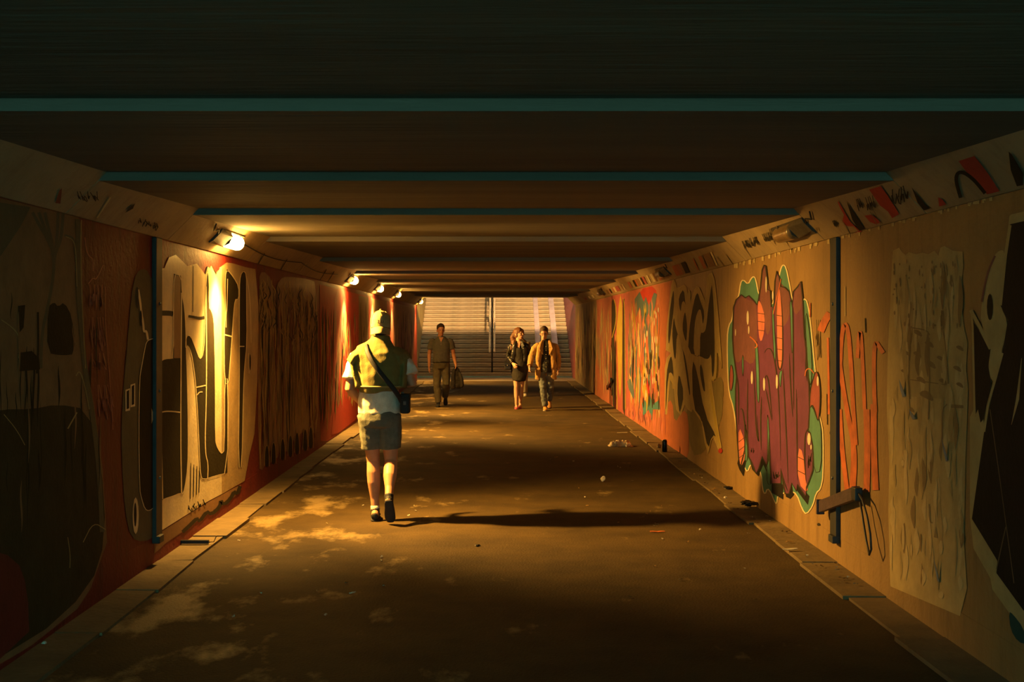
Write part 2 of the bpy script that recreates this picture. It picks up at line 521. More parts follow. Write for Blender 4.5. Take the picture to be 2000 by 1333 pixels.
# unseen lamp added on the underpass roof to light the upper flight
sl_root = tag(empty('added_stair_lamp', (1.2, 32.5, 3.0)), 'added unseen lamp on the underpass roof shining down the stairs', 'added lamp')
tube_obj('pole', [(0, 0, 0), (0, 0, 1.55)], .045, M_post, sl_root)
box_obj('head', (-.22, .22, -.08, .28, 1.55, 1.66), M_house, sl_root, .02)
M_street = mat('added_lamp_glow', (.9, .8, .6), .4, emit=((1.0, .56, .22), STAIR_LAMP_POWER))
box_obj('lamp_glass', (-.18, .18, .20, .30, 1.25, 1.56), M_street, sl_root, .01)
# ------------------------------------------------------------------ graffiti: flat paint shapes on the real wall planes
def on_wall(sgn):
    def pr(px, py, layer):
        d = F * W / max(1.0, sgn * (px - CX))
        return Vector((sgn * (W - .0032 - .0011 * layer), d, EYE - (py - CY) * d / F))
    return pr
def on_haunch(sgn):
    def pr(px, py, layer):
        best = None
        for dy in (0, 2, -2, 4, -4, 7, -7, 10, -10, 14, -14, 18, -18):
            d = Vector(((px - CX) / F, 1, -(py + dy - CY) / F)).normalized()
            h = BVH[sgn].ray_cast(Vector((0, 0, EYE)), d)
            if h[0] is None: continue
            n = h[1] if h[1].dot(d) < 0 else -h[1]
            if abs(n.y) < .5 and n.z < -.3:          # the sloped face, not an end or the underside lip
                best = h[0] + n * (.005 + .0012 * layer)
                break
        return best
    return pr
WLp, WRp, HLp, HRp = on_wall(-1), on_wall(1), on_haunch(-1), on_haunch(1)

def chaikin(p, closed=True, it=2):
    for _ in range(it):
        q = []
        n = len(p)
        rng = range(n) if closed else range(n - 1)
        if not closed: q.append(p[0])
        for i in rng:
            a, b = p[i], p[(i + 1) % n]
            q.append((a[0] * .75 + b[0] * .25, a[1] * .75 + b[1] * .25))
            q.append((a[0] * .25 + b[0] * .75, a[1] * .25 + b[1] * .75))
        if not closed: q.append(p[-1])
        p = q
    return p

class Mural:
    """collects paint shapes; each colour group becomes one piece of the mural"""
    def __init__(s, pr):
        s.pr = pr; s.g = {}; s.order = []; s.k = 0
    def grp(s, name, m):
        if name not in s.g:
            s.g[name] = ([], [], m); s.order.append(name)
        return s.g[name]
    def poly(s, name, m, pts, layer=0, smooth=0):
        s.k += 1; layer += (s.k % 20) * .018      # never two coplanar coats
        if smooth: pts = chaikin(pts, True, smooth)
        P = [s.pr(x, y, layer) for x, y in pts]
        if any(p is None for p in P): return
        V, Fc, _ = s.grp(name, m)
        n = len(V)
        V += P; Fc.append(tuple(range(n, n + len(P))))
    def line(s, name, m, pts, w=2.0, layer=3, smooth=2, closed=False, taper=False):
        s.k += 1; layer += (s.k % 20) * .018
        if smooth: pts = chaikin(pts, closed, smooth)
        if closed: pts = pts + [pts[0]]
        L, R = [], []
        k = len(pts)
        for i in range(k):
            a, b = pts[max(i - 1, 0)], pts[min(i + 1, k - 1)]
            if closed and i in (0, k - 1): a, b = pts[-2], pts[1]
            dx, dy = b[0] - a[0], b[1] - a[1]
            l = math.hypot(dx, dy) or 1
            ww = w / 2 * (math.sin(math.pi * min(.96, max(.04, i / (k - 1)))) if taper else 1)
            nx, ny = -dy / l * ww, dx / l * ww
            L.append(s.pr(pts[i][0] + nx, pts[i][1] + ny, layer)); R.append(s.pr(pts[i][0] - nx, pts[i][1] - ny, layer))
        V, Fc, _ = s.grp(name, m)
        for i in range(k - 1):
            q = (L[i], L[i + 1], R[i + 1], R[i])
            if any(p is None for p in q): continue
            n = len(V); V += q; Fc.append((n, n + 1, n + 2, n + 3))
    def oval(s, name, m, cx, cy, rx, ry, layer=4, tilt=0.0):
        s.poly(name, m, [(cx + rx * math.cos(a) + tilt * math.sin(a), cy + ry * math.sin(a)) for a in [2 * math.pi * i / 12 for i in range(12)]], layer)
    def streaks(s, names, x0, x1, top, bot, n, w=(1, 3), ln=(.15, .6), wob=2.0, layer=(1, 3), seed=1):
        rd = random.Random(seed)
        for i in range(n):
            nm, m = rd.choice(names)
            x = rd.uniform(x0, x1)
            T, B = top(x), bot(x)
            L = rd.uniform(*ln) * (B - T)
            y = rd.uniform(T, B - L)
            k = 6
            ph = rd.uniform(0, 6)
            p = [(min(x1, max(x0, x + wob * math.sin(ph + j * 1.3) * rd.uniform(.3, 1))), y + L * j / (k - 1)) for j in range(k)]
            s.line(nm, m, p, rd.uniform(*w), rd.randint(*layer) + (i % 5) * .15, 1, taper=True)
    def tagtext(s, name, m, x, y, w, h, n=5, lw=1.2, layer=4, seed=3, slant=0.0, dy=0.0):
        rd = random.Random(seed)
        for i in range(n):
            gx = x + w * i / n; gy = y + dy * i / n
            p = [(gx + rd.uniform(0, w / n * 1.3) + slant * q, gy + h * q * rd.uniform(.7, 1.15)) for q in (0, .9, .2, 1.0, .45)]
            s.line(name, m, p, lw, layer, 1)
    def build(s, name, label, parent):
        root = None
        for nm in s.order:
            V, Fc, m = s.g[nm]
            me = bpy.data.meshes.new(nm)
            me.from_pydata([tuple(v) for v in V], [], Fc)
            bm = bmesh.new(); bm.from_mesh(me)
            bmesh.ops.triangulate(bm, faces=[f for f in bm.faces if len(f.verts) > 4])
            for f in bm.faces:                       # turn every face towards the inside of the tunnel
                c = f.calc_center_median()
                if f.normal.dot(Vector((-c.x, 0, EYE - c.z))) < 0: f.normal_flip()
            bm.to_mesh(me); bm.free()
            o = link(nm if root else name, me, m, root or parent)
            if root is None:
                root = o
                o['label'] = label
        return root

pm = lambda n, c, r=.7, v=.16: mat('paint_' + n, c, r, v, 7, .12, 40, spec=.25 if max(c) > .1 else .06)
CREAM, BLK, BROWN = mat('paint_cream', (.95, .80, .46), .42, .16, 7, .12, 40, spec=.6), pm('black', (.022, .020, .016)), pm('brown', (.34, .18, .07))
DKOL, OLIV, GOLD = pm('dark_olive', (.036, .029, .013)), pm('olive', (.16, .13, .06)), pm('gold', (.62, .44, .16))
RED, PINK, DRED = pm('red', (.50, .035, .02)), pm('pink', (.72, .13, .12)), pm('dark_red', (.20, .02, .012))
WHITE, ORNG, TEAL = pm('white', (.72, .64, .48)), pm('orange', (.58, .15, .045)), pm('teal', (.09, .25, .18))
PURP, PLUM, SALM = pm('purple', (.15, .036, .10)), pm('plum', (.20, .075, .075)), pm('salmon', (.68, .205, .14))
BUFF, BUFF2, BUFD = pm('buff', (.58, .44, .18), .7), pm('buff_light', (.68, .53, .24), .7), pm('buff_dark', (.30, .205, .08), .7)
YEL, SLATE, CORAL = pm('yellow', (.52, .375, .05)), pm('slate_blue', (.10, .17, .19)), pm('coral', (.52, .165, .085))
ROSE, GREYP, INK = pm('rose', (.46, .11, .10)), pm('grey_brown', (.30, .22, .13)), pm('ink', (.05, .042, .025))
MAUVE = pm('mauve', (.36, .17, .12))

# ---- left wall, nearest: brown and olive piece
m = Mural(WLp)
m.poly('ground', BROWN, [(-260, 330), (-60, 372), (60, 402), (152, 425), (159, 440), (160, 560), (166, 700), (184, 800), (200, 920), (208, 1060), (176, 1150), (150, 1190), (60, 1262), (-260, 1450)], 0)
m.poly('crest', OLIV, [(-200, 360), (0, 396), (58, 405), (40, 440), (0, 500), (-120, 560), (-200, 500)], 1)
for x0, dx in ((62, 52), (74, 36), (86, 22), (112, -4), (122, -8)):
    m.line('olive_line', OLIV, [(x0, 415), (x0 + dx * .25, 440), (x0 + dx * .6, 470), (104, 500), (103, 540), (92, 600), (80, 650), (78, 720)], 6, 1)
m.line('edge', OLIV, [(150, 428), (152, 470), (150, 560), (158, 650), (164, 720), (178, 800), (192, 920), (198, 1040)], 9, 2)
m.line('edge', OLIV, [(124, 460), (144, 466), (147, 500)], 5, 2)
m.line('light_line', GOLD, [(126, 462), (144, 470), (147, 520), (148, 560)], 1.6, 3)
m.line('light_line', GOLD, [(157, 430), (155, 480), (158, 600), (165, 720)], 1.4, 3)
m.line('light_line', GOLD, [(0, 625), (22, 640), (36, 658), (34, 700)], 1.6, 3)
m.line('light_line', GOLD, [(146, 735), (154, 722), (166, 765), (172, 800)], 1.5, 3)
m.line('light_line', GOLD, [(5, 810), (30, 840), (46, 870)], 1.4, 3)
m.line('light_line', GOLD, [(130, 838), (148, 806)], 2.5, 3)
m.line('light_line', GOLD, [(160, 1060), (180, 1020), (204, 1035)], 1.5, 3)
m.line('light_line', GOLD, [(130, 1050), (135, 1085), (134, 1110)], 1.2, 3)
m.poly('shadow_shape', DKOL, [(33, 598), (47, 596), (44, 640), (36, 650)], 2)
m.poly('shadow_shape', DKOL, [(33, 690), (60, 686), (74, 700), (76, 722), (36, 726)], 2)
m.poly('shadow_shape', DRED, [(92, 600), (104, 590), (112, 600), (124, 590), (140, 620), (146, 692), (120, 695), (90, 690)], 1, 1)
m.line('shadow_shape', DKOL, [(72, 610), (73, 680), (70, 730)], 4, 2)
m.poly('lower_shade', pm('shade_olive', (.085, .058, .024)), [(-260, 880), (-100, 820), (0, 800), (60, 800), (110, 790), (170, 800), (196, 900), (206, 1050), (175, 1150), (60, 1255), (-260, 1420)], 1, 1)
m.poly('red_arch', DRED, [(-260, 1100), (-40, 1070), (30, 1090), (52, 1150), (56, 1262), (-260, 1445)], 2, 1)
m.streaks([('drip', OLIV), ('drip', DKOL), ('drip2', BROWN)], -60, 196, lambda x: 560, lambda x: 1080, 46, (1.5, 5), (.08, .35), 2, seed=11)
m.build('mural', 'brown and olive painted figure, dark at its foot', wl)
# ---- white handstyle tags
m = Mural(WLp)
m.line('strokes', SALM, [(164, 464), (167, 490), (173, 502), (180, 505), (180, 530)], 1.7, 2)
m.line('strokes', SALM, [(171, 555), (180, 542), (186, 548), (200, 518)], 1.6, 2)
m.tagtext('strokes', SALM, 168, 556, 28, 55, 4, 1.5, 2, 5, slant=4)
m.tagtext('strokes', SALM, 172, 620, 28, 70, 5, 1.3, 2, 6, slant=6)
m.tagtext('strokes', SALM, 176, 690, 26, 40, 4, 1.2, 2, 8, slant=4)
m.tagtext('strokes', SALM, 186, 752, 28, 80, 5, 1.1, 2, 9, slant=8)
m.line('strokes', SALM, [(204, 560), (204, 620), (208, 680), (216, 780), (219, 840)], 1, 2)
m.build('tag_writing', 'column of thin pale handwritten tags on the dark red paint', wl)
# ---- silver and black lettering under the first lamp
m = Mural(WLp)
m.poly('halo', OLIV, [(240, 760), (246, 690), (256, 575), (262, 545), (270, 528), (284, 525), (292, 540), (308, 560), (308, 1045), (280, 1060), (255, 1052), (243, 1000), (237, 900), (236, 830)], 0, 1)
m.poly('cream_field', CREAM, [(307, 526), (320, 524), (329, 503), (342, 498), (352, 507), (365, 520), (383, 515), (390, 523), (399, 536), (404, 519), (408, 523), (412, 519), (421, 534), (428, 523), (433, 520), (433, 965), (403, 981), (319, 1034), (307, 1040)], 1)
m.poly('tan_field', mat('paint_tan', (.50, .35, .15), .45, .2, 7, .12, 40, spec=.5), [(432, 520), (442, 513), (455, 515), (478, 522), (498, 526), (504, 600), (502, 740), (496, 848), (486, 891), (477, 940), (454, 953), (432, 966)], 1)
M1 = [(270.5, 740), (269, 848), (270.5, 956), (274.5, 975), (281, 995), (289, 999), (300, 991), (316, 978), (319, 975), (338, 969), (349, 964), (354, 966), (359, 956), (365, 913), (366, 848), (364, 740), (362, 690), (361, 640), (359, 605), (354, 576), (352, 539), (338, 535), (337, 600), (337, 701), (320, 701), (312, 707), (312, 668), (308, 660), (291, 663), (284, 668), (280, 686), (274, 720)]
D2 = [(361, 684), (361, 664), (364, 655), (371, 657), (378, 674), (386, 696), (390, 702), (395, 692), (398, 660), (399, 600), (401, 545), (404, 527), (407, 545), (407, 602), (411, 606), (415, 618), (417, 640), (419, 740), (419, 861), (423, 875), (431, 887), (437, 880), (437, 740), (444, 740), (443, 924), (419, 930), (395, 938), (390, 929), (388, 891), (385, 821), (381, 756), (377, 720), (372, 689), (365, 674)]
D3 = [(438, 540), (442, 526), (455, 542), (465, 560), (465, 585), (458, 585), (455, 608), (452, 655), (447, 720), (445, 750), (437, 750), (436, 652), (439, 608)]
D4 = [(466, 562), (468, 538), (474, 529), (480, 536), (480, 576), (481, 670), (476, 720), (474, 760), (471, 913), (464, 914), (466, 740), (466, 675)]
for p in (M1, D2, D3, D4):
    m.poly('dark_letters', DKOL, p, 2)
    m.line('letter_edge', CREAM, p, 1.5, 3.4, 1, True)
m.poly('brown_bar', BROWN, [(338, 537), (351, 540), (351, 700), (338, 700)], 2.4)
m.line('letter_edge', CREAM, [(353, 572), (352, 700), (351, 860), (353, 964)], 2.2, 3.2)
m.line('letter_edge', CREAM, [(296, 812), (305, 809), (318, 804), (335, 804), (351, 806)], 2.4, 3.2)
m.poly('letter_edge', CREAM, [(294, 798), (297, 806), (299, 812), (297, 820), (294, 828)], 3.2)
m.line('letter_edge', CREAM, [(313, 808), (314, 880), (316, 976)], 1.6, 3.2)
m.line('letter_edge', CREAM, [(401, 560), (402, 700), (401, 800), (399, 850), (400, 890), (405, 905), (404, 936)], 1.8, 3.2)
m.line('letter_edge', CREAM, [(382, 757), (401, 753)], 2.4, 3.2); m.line('letter_edge', CREAM, [(383, 772), (388, 766), (394, 766)], 2, 3.2)
m.line('letter_edge', CREAM, [(437, 654), (452, 658)], 2.5, 3.2); m.line('letter_edge', CREAM, [(466, 677), (476, 677)], 2, 3.2)
m.line('letter_edge', CREAM, [(443, 545), (442, 600), (440, 615), (440, 640)], 1.4, 3.3)
for a, b in (((245, 765), (251, 800)), ((255, 755), (261, 792))):
    m.poly('letter_edge', CREAM, [(a[0] - 2, a[1] - 3), (b[0] + 1, a[1] - 6), (b[0] + 1, b[1] + 2), (a[0] - 2, b[1] + 4)], 3.1)
    m.poly('dark_window', BLK, [(a[0], a[1]), (b[0] - 1, a[1] - 3), (b[0] - 1, b[1] - 2), (a[0], b[1])], 3.8)
m.line('letter_edge', GOLD, [(268, 566), (272, 590), (274, 612), (278, 632), (279, 650), (284, 645), (287, 664)], 4, 3.0)
m.oval('dark_window', BLK, 266, 582, 2.4, 22, 3.8); m.oval('dark_window', BLK, 273, 622, 2.2, 16, 3.8)
m.oval('letter_edge', GOLD, 263, 1008, 6, 36, 3.0); m.oval('dark_window', BLK, 262, 1006, 2.6, 24, 3.8)
m.oval('dark_window', BLK, 487, 708, 1.6, 16, 3.8); m.line('letter_edge', GOLD, [(484, 690), (485, 730)], 1.2, 3.6)
m.line('letter_edge', CREAM, [(478, 533), (484, 560), (488, 600), (489, 670)], 1.3, 3.3)
m.line('smudge', INK, [(366, 618), (378, 620), (388, 622), (398, 620)], 5, 3.6); m.line('smudge', BROWN, [(308, 612), (330, 612), (337, 614)], 10, 1.6)
m.line('smudge', BROWN, [(376, 520), (375, 610)], 1.2, 3.6)
m.line('smudge', INK, [(399, 536), (404, 520), (408, 524), (412, 518), (421, 535), (427, 524)], 1.6, 3.6, 0)
for i, x in enumerate((371, 377, 383, 388)):
    m.line('drips', INK, [(x, 905 + i * 3), (x, 930), (x - 1, 975 - i * 4)], 1.3, 3.6)
m.tagtext('drips', INK, 364, 988, 34, 14, 4, 2.0, 3.6, 4, dy=-16)
m.poly('brown_band', BROWN, [(300, 1046), (319, 1036), (403, 983), (454, 955), (470, 947), (468, 962), (440, 985), (400, 1008), (350, 1043), (322, 1062), (310, 1074), (300, 1082)], .6)
m.line('black_drip', INK, [(355, 1040), (370, 1026), (384, 1012), (388, 1020), (403, 999), (411, 1006), (428, 991), (430, 977), (435, 987), (449, 975), (456, 960), (462, 966), (468, 950)], 7, 2.2, 1)
m.build('mural', 'tall cream and black letters under the nearest lit lamp', wl)
# ---- gold dripped piece
m = Mural(WLp)
top = lambda x: 534 + (x - 505) * .24; bot = lambda x: 905 - (x - 505) * .42 + 14 * math.sin(x * .35)
m.poly('ground', mat('paint_rust', (.28, .13, .045), .5, .3, 7, .12, 40), [(504, 545), (512, 528), (530, 545), (534, 575), (546, 545), (560, 540), (600, 545), (618, 552), (621, 700), (620, 850), (604, 842), (600, 860), (588, 840), (580, 872), (570, 856), (560, 890), (548, 860), (540, 905), (528, 870), (515, 920), (503, 915)], 0, 1)
m.streaks([('gold_drip', GOLD), ('gold_drip', GOLD), ('tan_drip', BUFD), ('dark_drip', DKOL), ('rust_drip', DRED)], 505, 619, top, bot, 190, (1, 3.4), (.1, .55), 1.6, seed=21)
m.streaks([('gold_drip', GOLD), ('dark_drip', DKOL)], 505, 619, top, lambda x: top(x) + 130, 90, (1, 2.2), (.15, .5), 5, (2, 3), seed=22)
for x in (520, 533, 551, 566, 579, 595, 606):
    y = 898 - (x - 505) * .42
    m.oval('dark_drip', DKOL, x, y, 4.5, 22, 3.2)
    m.line('gold_drip', GOLD, [(x - 5, y + 18), (x - 4, y - 14), (x, y - 24), (x + 4, y - 14), (x + 5, y + 20)], 1.4, 3.4)
m.build('mural', 'dense gold drips over rust paint left of the man in the cap', wl)
# ---- red and pink stretch by the second lamp
m = Mural(WLp)
m.poly('ground', RED, [(624, 556), (700, 575), (741, 585), (741, 782), (700, 818), (640, 862), (626, 862)], 0)
m.poly('rose_field', ROSE, [(655, 563), (676, 568), (676, 640), (668, 690), (660, 760), (655, 800), (648, 760), (650, 650)], 1, 1)
top = lambda x: 600 + (x - 620) * .1; bot = lambda x: 835 - (x - 640) * .6
m.streaks([('dark_streak', DKOL), ('gold_streak', GOLD), ('grey_streak', GREYP), ('red_streak', RED), ('rose_streak', PINK)], 640, 698, top, bot, 120, (.8, 2.6), (.12, .5), 1.0, seed=31)
m.streaks([('dark_streak', DKOL), ('gold_streak', GOLD)], 624, 640, lambda x: 590, lambda x: 850, 24, (1, 2.2), (.2, .6), 1.2, seed=32)
m.poly('foot_drip', RED, [(646, 850), (650, 800), (656, 812), (664, 780), (670, 805), (680, 775), (690, 800), (698, 780), (700, 815), (660, 846)], 3.4)
m.build('mural', 'red wall stretch with pink and dark drips below the second lamp', wl)
m = Mural(WLp)
m.poly('ground', GREYP, [(700, 577), (742, 587), (742, 781), (700, 816)], 1.6)
m.poly('pink_band', PINK, [(719, 580), (727, 582), (727, 793), (719, 800)], 2.2)
m.poly('pink_band', ROSE, [(755, 588), (767, 591), (767, 762), (755, 770)], 2.2)
m.poly('ground_far', MAUVE, [(742, 587), (755, 589), (755, 770), (742, 781)], 1.6)
m.poly('ground_far', mat('paint_umber', (.22, .155, .085), .5, .25, 7), [(767, 591), (806, 601), (806, 736), (767, 762)], 1.6)
m.streaks([('dark_streak', DKOL), ('gold_streak', GOLD), ('tan_streak', BUFD)], 702, 806, lambda x: 588 + (x - 702) * .22, lambda x: 800 - (x - 702) * .68, 150, (.6, 1.6), (.1, .5), .6, (2, 3), seed=41)
m.build('mural', 'far left wall paint in grey brown with two bright pink bands', wl)

# ---- right wall, far end: streaked brown, red grey, yellow black
m = Mural(WRp)
m.poly('ground', pm('far_brown', (.25, .175, .10)), [(1124, 598), (1166, 587), (1166, 777), (1124, 745)], 0)
m.streaks([('dark_streak', DKOL), ('gold_streak', BUFF), ('mauve_streak', MAUVE), ('brown_streak', BROWN)], 1125, 1166, lambda x: 598 - (x - 1125) * .25, lambda x: 744 + (x - 1125) * .7, 150, (.6, 1.5), (.1, .5), .5, seed=51)
m.build('mural', 'finely streaked brown paint at the far end of the right wall', wr)
m = Mural(WRp)
m.poly('ground', pm('dusty_rose', (.48, .15, .105)), [(1165, 587), (1196, 579), (1196, 800), (1165, 777)], .4)
m.poly('foot', CORAL, [(1160, 740), (1170, 728), (1180, 740), (1196, 730), (1196, 800), (1160, 774)], 1.2)
m.streaks([('grey_streak', GREYP), ('rose_streak', ROSE), ('buff_streak', BUFF), ('coral_streak', CORAL)], 1164, 1195, lambda x: 588, lambda x: 780, 90, (.7, 2), (.15, .6), .6, seed=52)
m.build('mural', 'dusty rose and grey streaks beside the small wall bracket', wr)
m = Mural(WRp)
m.poly('ground', ROSE, [(1195, 579), (1224, 572), (1224, 820), (1195, 800)], .4)
m.poly('black_letter', INK, [(1195, 590), (1198, 584), (1202, 592), (1204, 640), (1200, 655), (1203, 720), (1200, 800), (1197, 790), (1195, 700)], 2)
m.poly('black_letter', INK, [(1217, 585), (1220, 584), (1221, 700), (1221, 815), (1217, 800), (1216, 700)], 2)
m.poly('yellow_letter', YEL, [(1205, 640), (1210, 590), (1213, 576), (1216, 600), (1216, 690), (1214, 750), (1212, 780), (1209, 760), (1207, 700)], 2)
m.line('yellow_edge', YEL, [(1196, 660), (1204, 630), (1204, 600), (1200, 585)], 1.4, 3); m.line('yellow_edge', YEL, [(1218, 583), (1221, 600), (1222, 800)], 1.2, 3)
m.line('yellow_edge', INK, [(1211, 600), (1211, 700), (1212, 760)], 1.2, 3.2); m.line('yellow_edge', YEL, [(1204, 655), (1203, 700), (1206, 800)], 1.5, 3)
m.build('mural', 'narrow yellow and black letters on rose paint', wr)
# ---- multicoloured piece
m = Mural(WRp)
m.poly('ground', CORAL, [(1223, 571), (1290, 554), (1318, 547), (1320, 700), (1322, 890), (1300, 882), (1270, 858), (1223, 822)], 0)
m.poly('rose_top', RED, [(1248, 566), (1282, 557), (1283, 600), (1272, 610), (1262, 590), (1250, 600)], 1, 1)
m.poly('rose_left', ROSE, [(1223, 575), (1230, 572), (1230, 826), (1223, 821)], 1)
m.poly('slate_wing', SLATE, [(1240, 585), (1250, 570), (1258, 590), (1262, 580), (1268, 598), (1278, 572), (1284, 575), (1280, 600), (1272, 620), (1266, 612), (1258, 640), (1250, 600), (1243, 620)], 2)
top = lambda x: 590 - (x - 1225) * .2; bot = lambda x: 790 + (x - 1225) * .5
m.streaks([('orange_streak', ORNG), ('coral_streak', SALM), ('buff_streak', BUFF2), ('grey_streak', GREYP), ('slate_streak', SLATE), ('yellow_streak', YEL), ('rose_streak', ROSE)], 1227, 1288, top, bot, 210, (1, 4), (.12, .5), 1.4, seed=61)
m.poly('blue_wedge', SLATE, [(1226, 745), (1232, 740), (1240, 770), (1238, 780), (1228, 758)], 3.3)
m.poly('blue_foot', pm('blue_teal', (.08, .26, .27)), [(1252, 800), (1258, 780), (1264, 788), (1270, 772), (1276, 790), (1288, 782), (1290, 800), (1276, 800), (1274, 822), (1268, 800), (1258, 812)], 3.4)
m.poly('yellow_flame', YEL, [(1256, 765), (1259, 735), (1263, 760), (1262, 785)], 3.5); m.poly('red_flame', RED, [(1262, 775), (1265, 735), (1270, 770), (1268, 780)], 3.5)
rd = random.Random(5)
for i in range(26):
    x = rd.choice((1259, 1263, 1277, 1281, 1285)) + rd.uniform(-2, 2); y = rd.uniform(600, 780)
    m.oval('white_bits', WHITE, x, y, rd.uniform(.7, 1.4), rd.uniform(3, 9), 3.8)
for i in range(22):
    x = rd.uniform(1254, 1288); y = rd.uniform(690, 790)
    m.oval('black_bits', INK, x, y, rd.uniform(.8, 2.0), rd.uniform(4, 16), 3.7)
m.streaks([('plum_streak', PLUM), ('coral_streak', SALM), ('rose_streak', ROSE)], 1226, 1300, lambda x: 790, lambda x: 815 + (x - 1225) * .62, 40, (1.2, 3.5), (.3, .8), 1, seed=62)
m.poly('orange_side', ORNG, [(1290, 556), (1308, 551), (1306, 640), (1300, 700), (1300, 882), (1292, 872), (1290, 700)], 1.4)
m.poly('orange_side', ORNG, [(1300, 790), (1314, 780), (1318, 830), (1334, 800), (1346, 812), (1346, 905), (1322, 892), (1300, 880)], 1.2, 1)
m.build('mural', 'many-coloured coral, slate and yellow piece left of the olive letters', wr)
# ---- olive and black letters
m = Mural(WRp)
E = [(1302, 686), (1304, 640), (1308, 600), (1313, 556), (1316, 545), (1320, 552), (1322, 563), (1328, 562), (1336, 557), (1341, 560), (1343, 575), (1346, 566), (1349, 570), (1350, 590), (1358, 566), (1362, 560), (1367, 563), (1376, 585), (1379, 588), (1381, 570), (1382, 545), (1387, 535), (1392, 534), (1396, 545), (1398, 560), (1404, 620), (1409, 690), (1411, 720), (1406, 700), (1402, 690), (1402, 720), (1400, 740), (1393, 745), (1390, 742), (1395, 780), (1402, 830), (1410, 875), (1405, 880), (1395, 855), (1390, 860), (1384, 886), (1378, 865), (1372, 825), (1354, 798), (1352, 805), (1345, 800), (1338, 790), (1330, 812), (1322, 800), (1318, 760), (1309, 740), (1303, 810), (1300, 810), (1300, 720), (1304, 700), (1312, 690), (1303, 684)]
m.poly('olive_glow', pm('glow_olive', (.24, .18, .055)), [(1340, 790), (1372, 760), (1408, 740), (1414, 800), (1400, 850), (1360, 900), (1345, 860)], 0, 1)
m.poly('olive_glow', pm('glow_teal', (.13, .20, .10)), [(1396, 742), (1412, 735), (1414, 780), (1404, 800), (1396, 780)], .6, 1)
m.poly('olive_glow', pm('glow_olive', (.24, .18, .055)), [(1300, 720), (1322, 700), (1336, 760), (1332, 860), (1318, 830), (1312, 790), (1300, 800)], .4, 1)
m.poly('gold_letters', pm('olive_gold', (.54, .39, .12)), E, 1.6)
m.line('letter_edge', GOLD, E, 1.3, 3, 0, True)
for p in ([(1305, 670), (1307, 620), (1314, 570), (1318, 568), (1318, 600), (1313, 640), (1309, 672)],
          [(1326, 580), (1337, 562), (1341, 600), (1337, 588), (1333, 592), (1331, 612), (1327, 600)],
          [(1344, 690), (1347, 640), (1352, 610), (1358, 580), (1364, 570), (1370, 590), (1378, 612), (1374, 640), (1370, 606), (1366, 605), (1360, 622), (1357, 650), (1356, 690), (1366, 700), (1368, 690), (1368, 650), (1376, 650), (1380, 640), (1384, 600), (1390, 560), (1392, 552), (1396, 600), (1398, 690), (1396, 735), (1391, 737), (1390, 690), (1386, 702), (1378, 702), (1370, 697)],
          [(1313, 650), (1317, 615), (1321, 640), (1334, 680), (1341, 700), (1348, 750), (1350, 775), (1346, 770), (1338, 710), (1330, 660), (1323, 652), (1322, 700), (1318, 703), (1315, 680)],
          [(1300, 800), (1302, 730), (1308, 700), (1314, 695), (1318, 740), (1312, 728), (1307, 730), (1303, 800)],
          [(1323, 760), (1327, 725), (1338, 770), (1330, 808), (1326, 800)],
          [(1352, 700), (1362, 720), (1378, 810), (1402, 855), (1393, 850), (1384, 882), (1372, 820), (1354, 796)],
          [(1366, 720), (1372, 708), (1380, 765), (1374, 765)],
          [(1333, 640), (1337, 610), (1341, 612), (1344, 640), (1342, 670), (1337, 660)]):
    m.poly('black_letters', INK, p, 2.2, 1)
    m.line('letter_edge', GOLD, p, .9, 3, 1, True)
m.line('yellow_edge', YEL, [(1303, 808), (1305, 760), (1308, 735), (1312, 735), (1316, 760)], 2.2, 3); m.line('yellow_edge', YEL, [(1391, 742), (1398, 742), (1402, 730), (1402, 690)], 2.6, 3)
m.line('yellow_edge', YEL, [(1388, 760), (1396, 810), (1408, 872)], 4, 2.6); m.line('yellow_edge', YEL, [(1303, 682), (1308, 684), (1310, 676)], 2.2, 3)
m.oval('red_dot', RED, 1408, 881, 4, 5, 3)
m.build('mural', 'olive gold and black spiky letters between coral piece and purple piece', wr)
# ---- purple piece with teal surround
m = Mural(WRp)
T = [(1444, 578), (1447, 553), (1452, 546), (1462, 556), (1468, 544), (1473, 540), (1477, 545), (1483, 578), (1500, 600), (1514, 590), (1523, 537), (1527, 522), (1531, 517), (1536, 522), (1542, 549), (1549, 590), (1560, 600), (1570, 586), (1573, 584), (1578, 590), (1584, 627), (1593, 724), (1597, 760), (1600, 809), (1605, 824), (1609, 849), (1609, 929), (1604, 956), (1595, 963), (1589, 988), (1576, 1006), (1568, 996), (1557, 965), (1545, 960), (1520, 967), (1518, 986), (1513, 979), (1507, 963), (1500, 954), (1495, 967), (1490, 956), (1488, 925), (1478, 915), (1467, 906), (1461, 923), (1455, 914), (1447, 890), (1439, 837), (1433, 795), (1425, 771), (1422, 734), (1421, 660), (1424, 636), (1431, 625), (1434, 597), (1439, 586)]
m.poly('teal_surround', TEAL, T, 0, 1)
m.line('cream_rim', CREAM, T, 2.2, 1, 1, True)
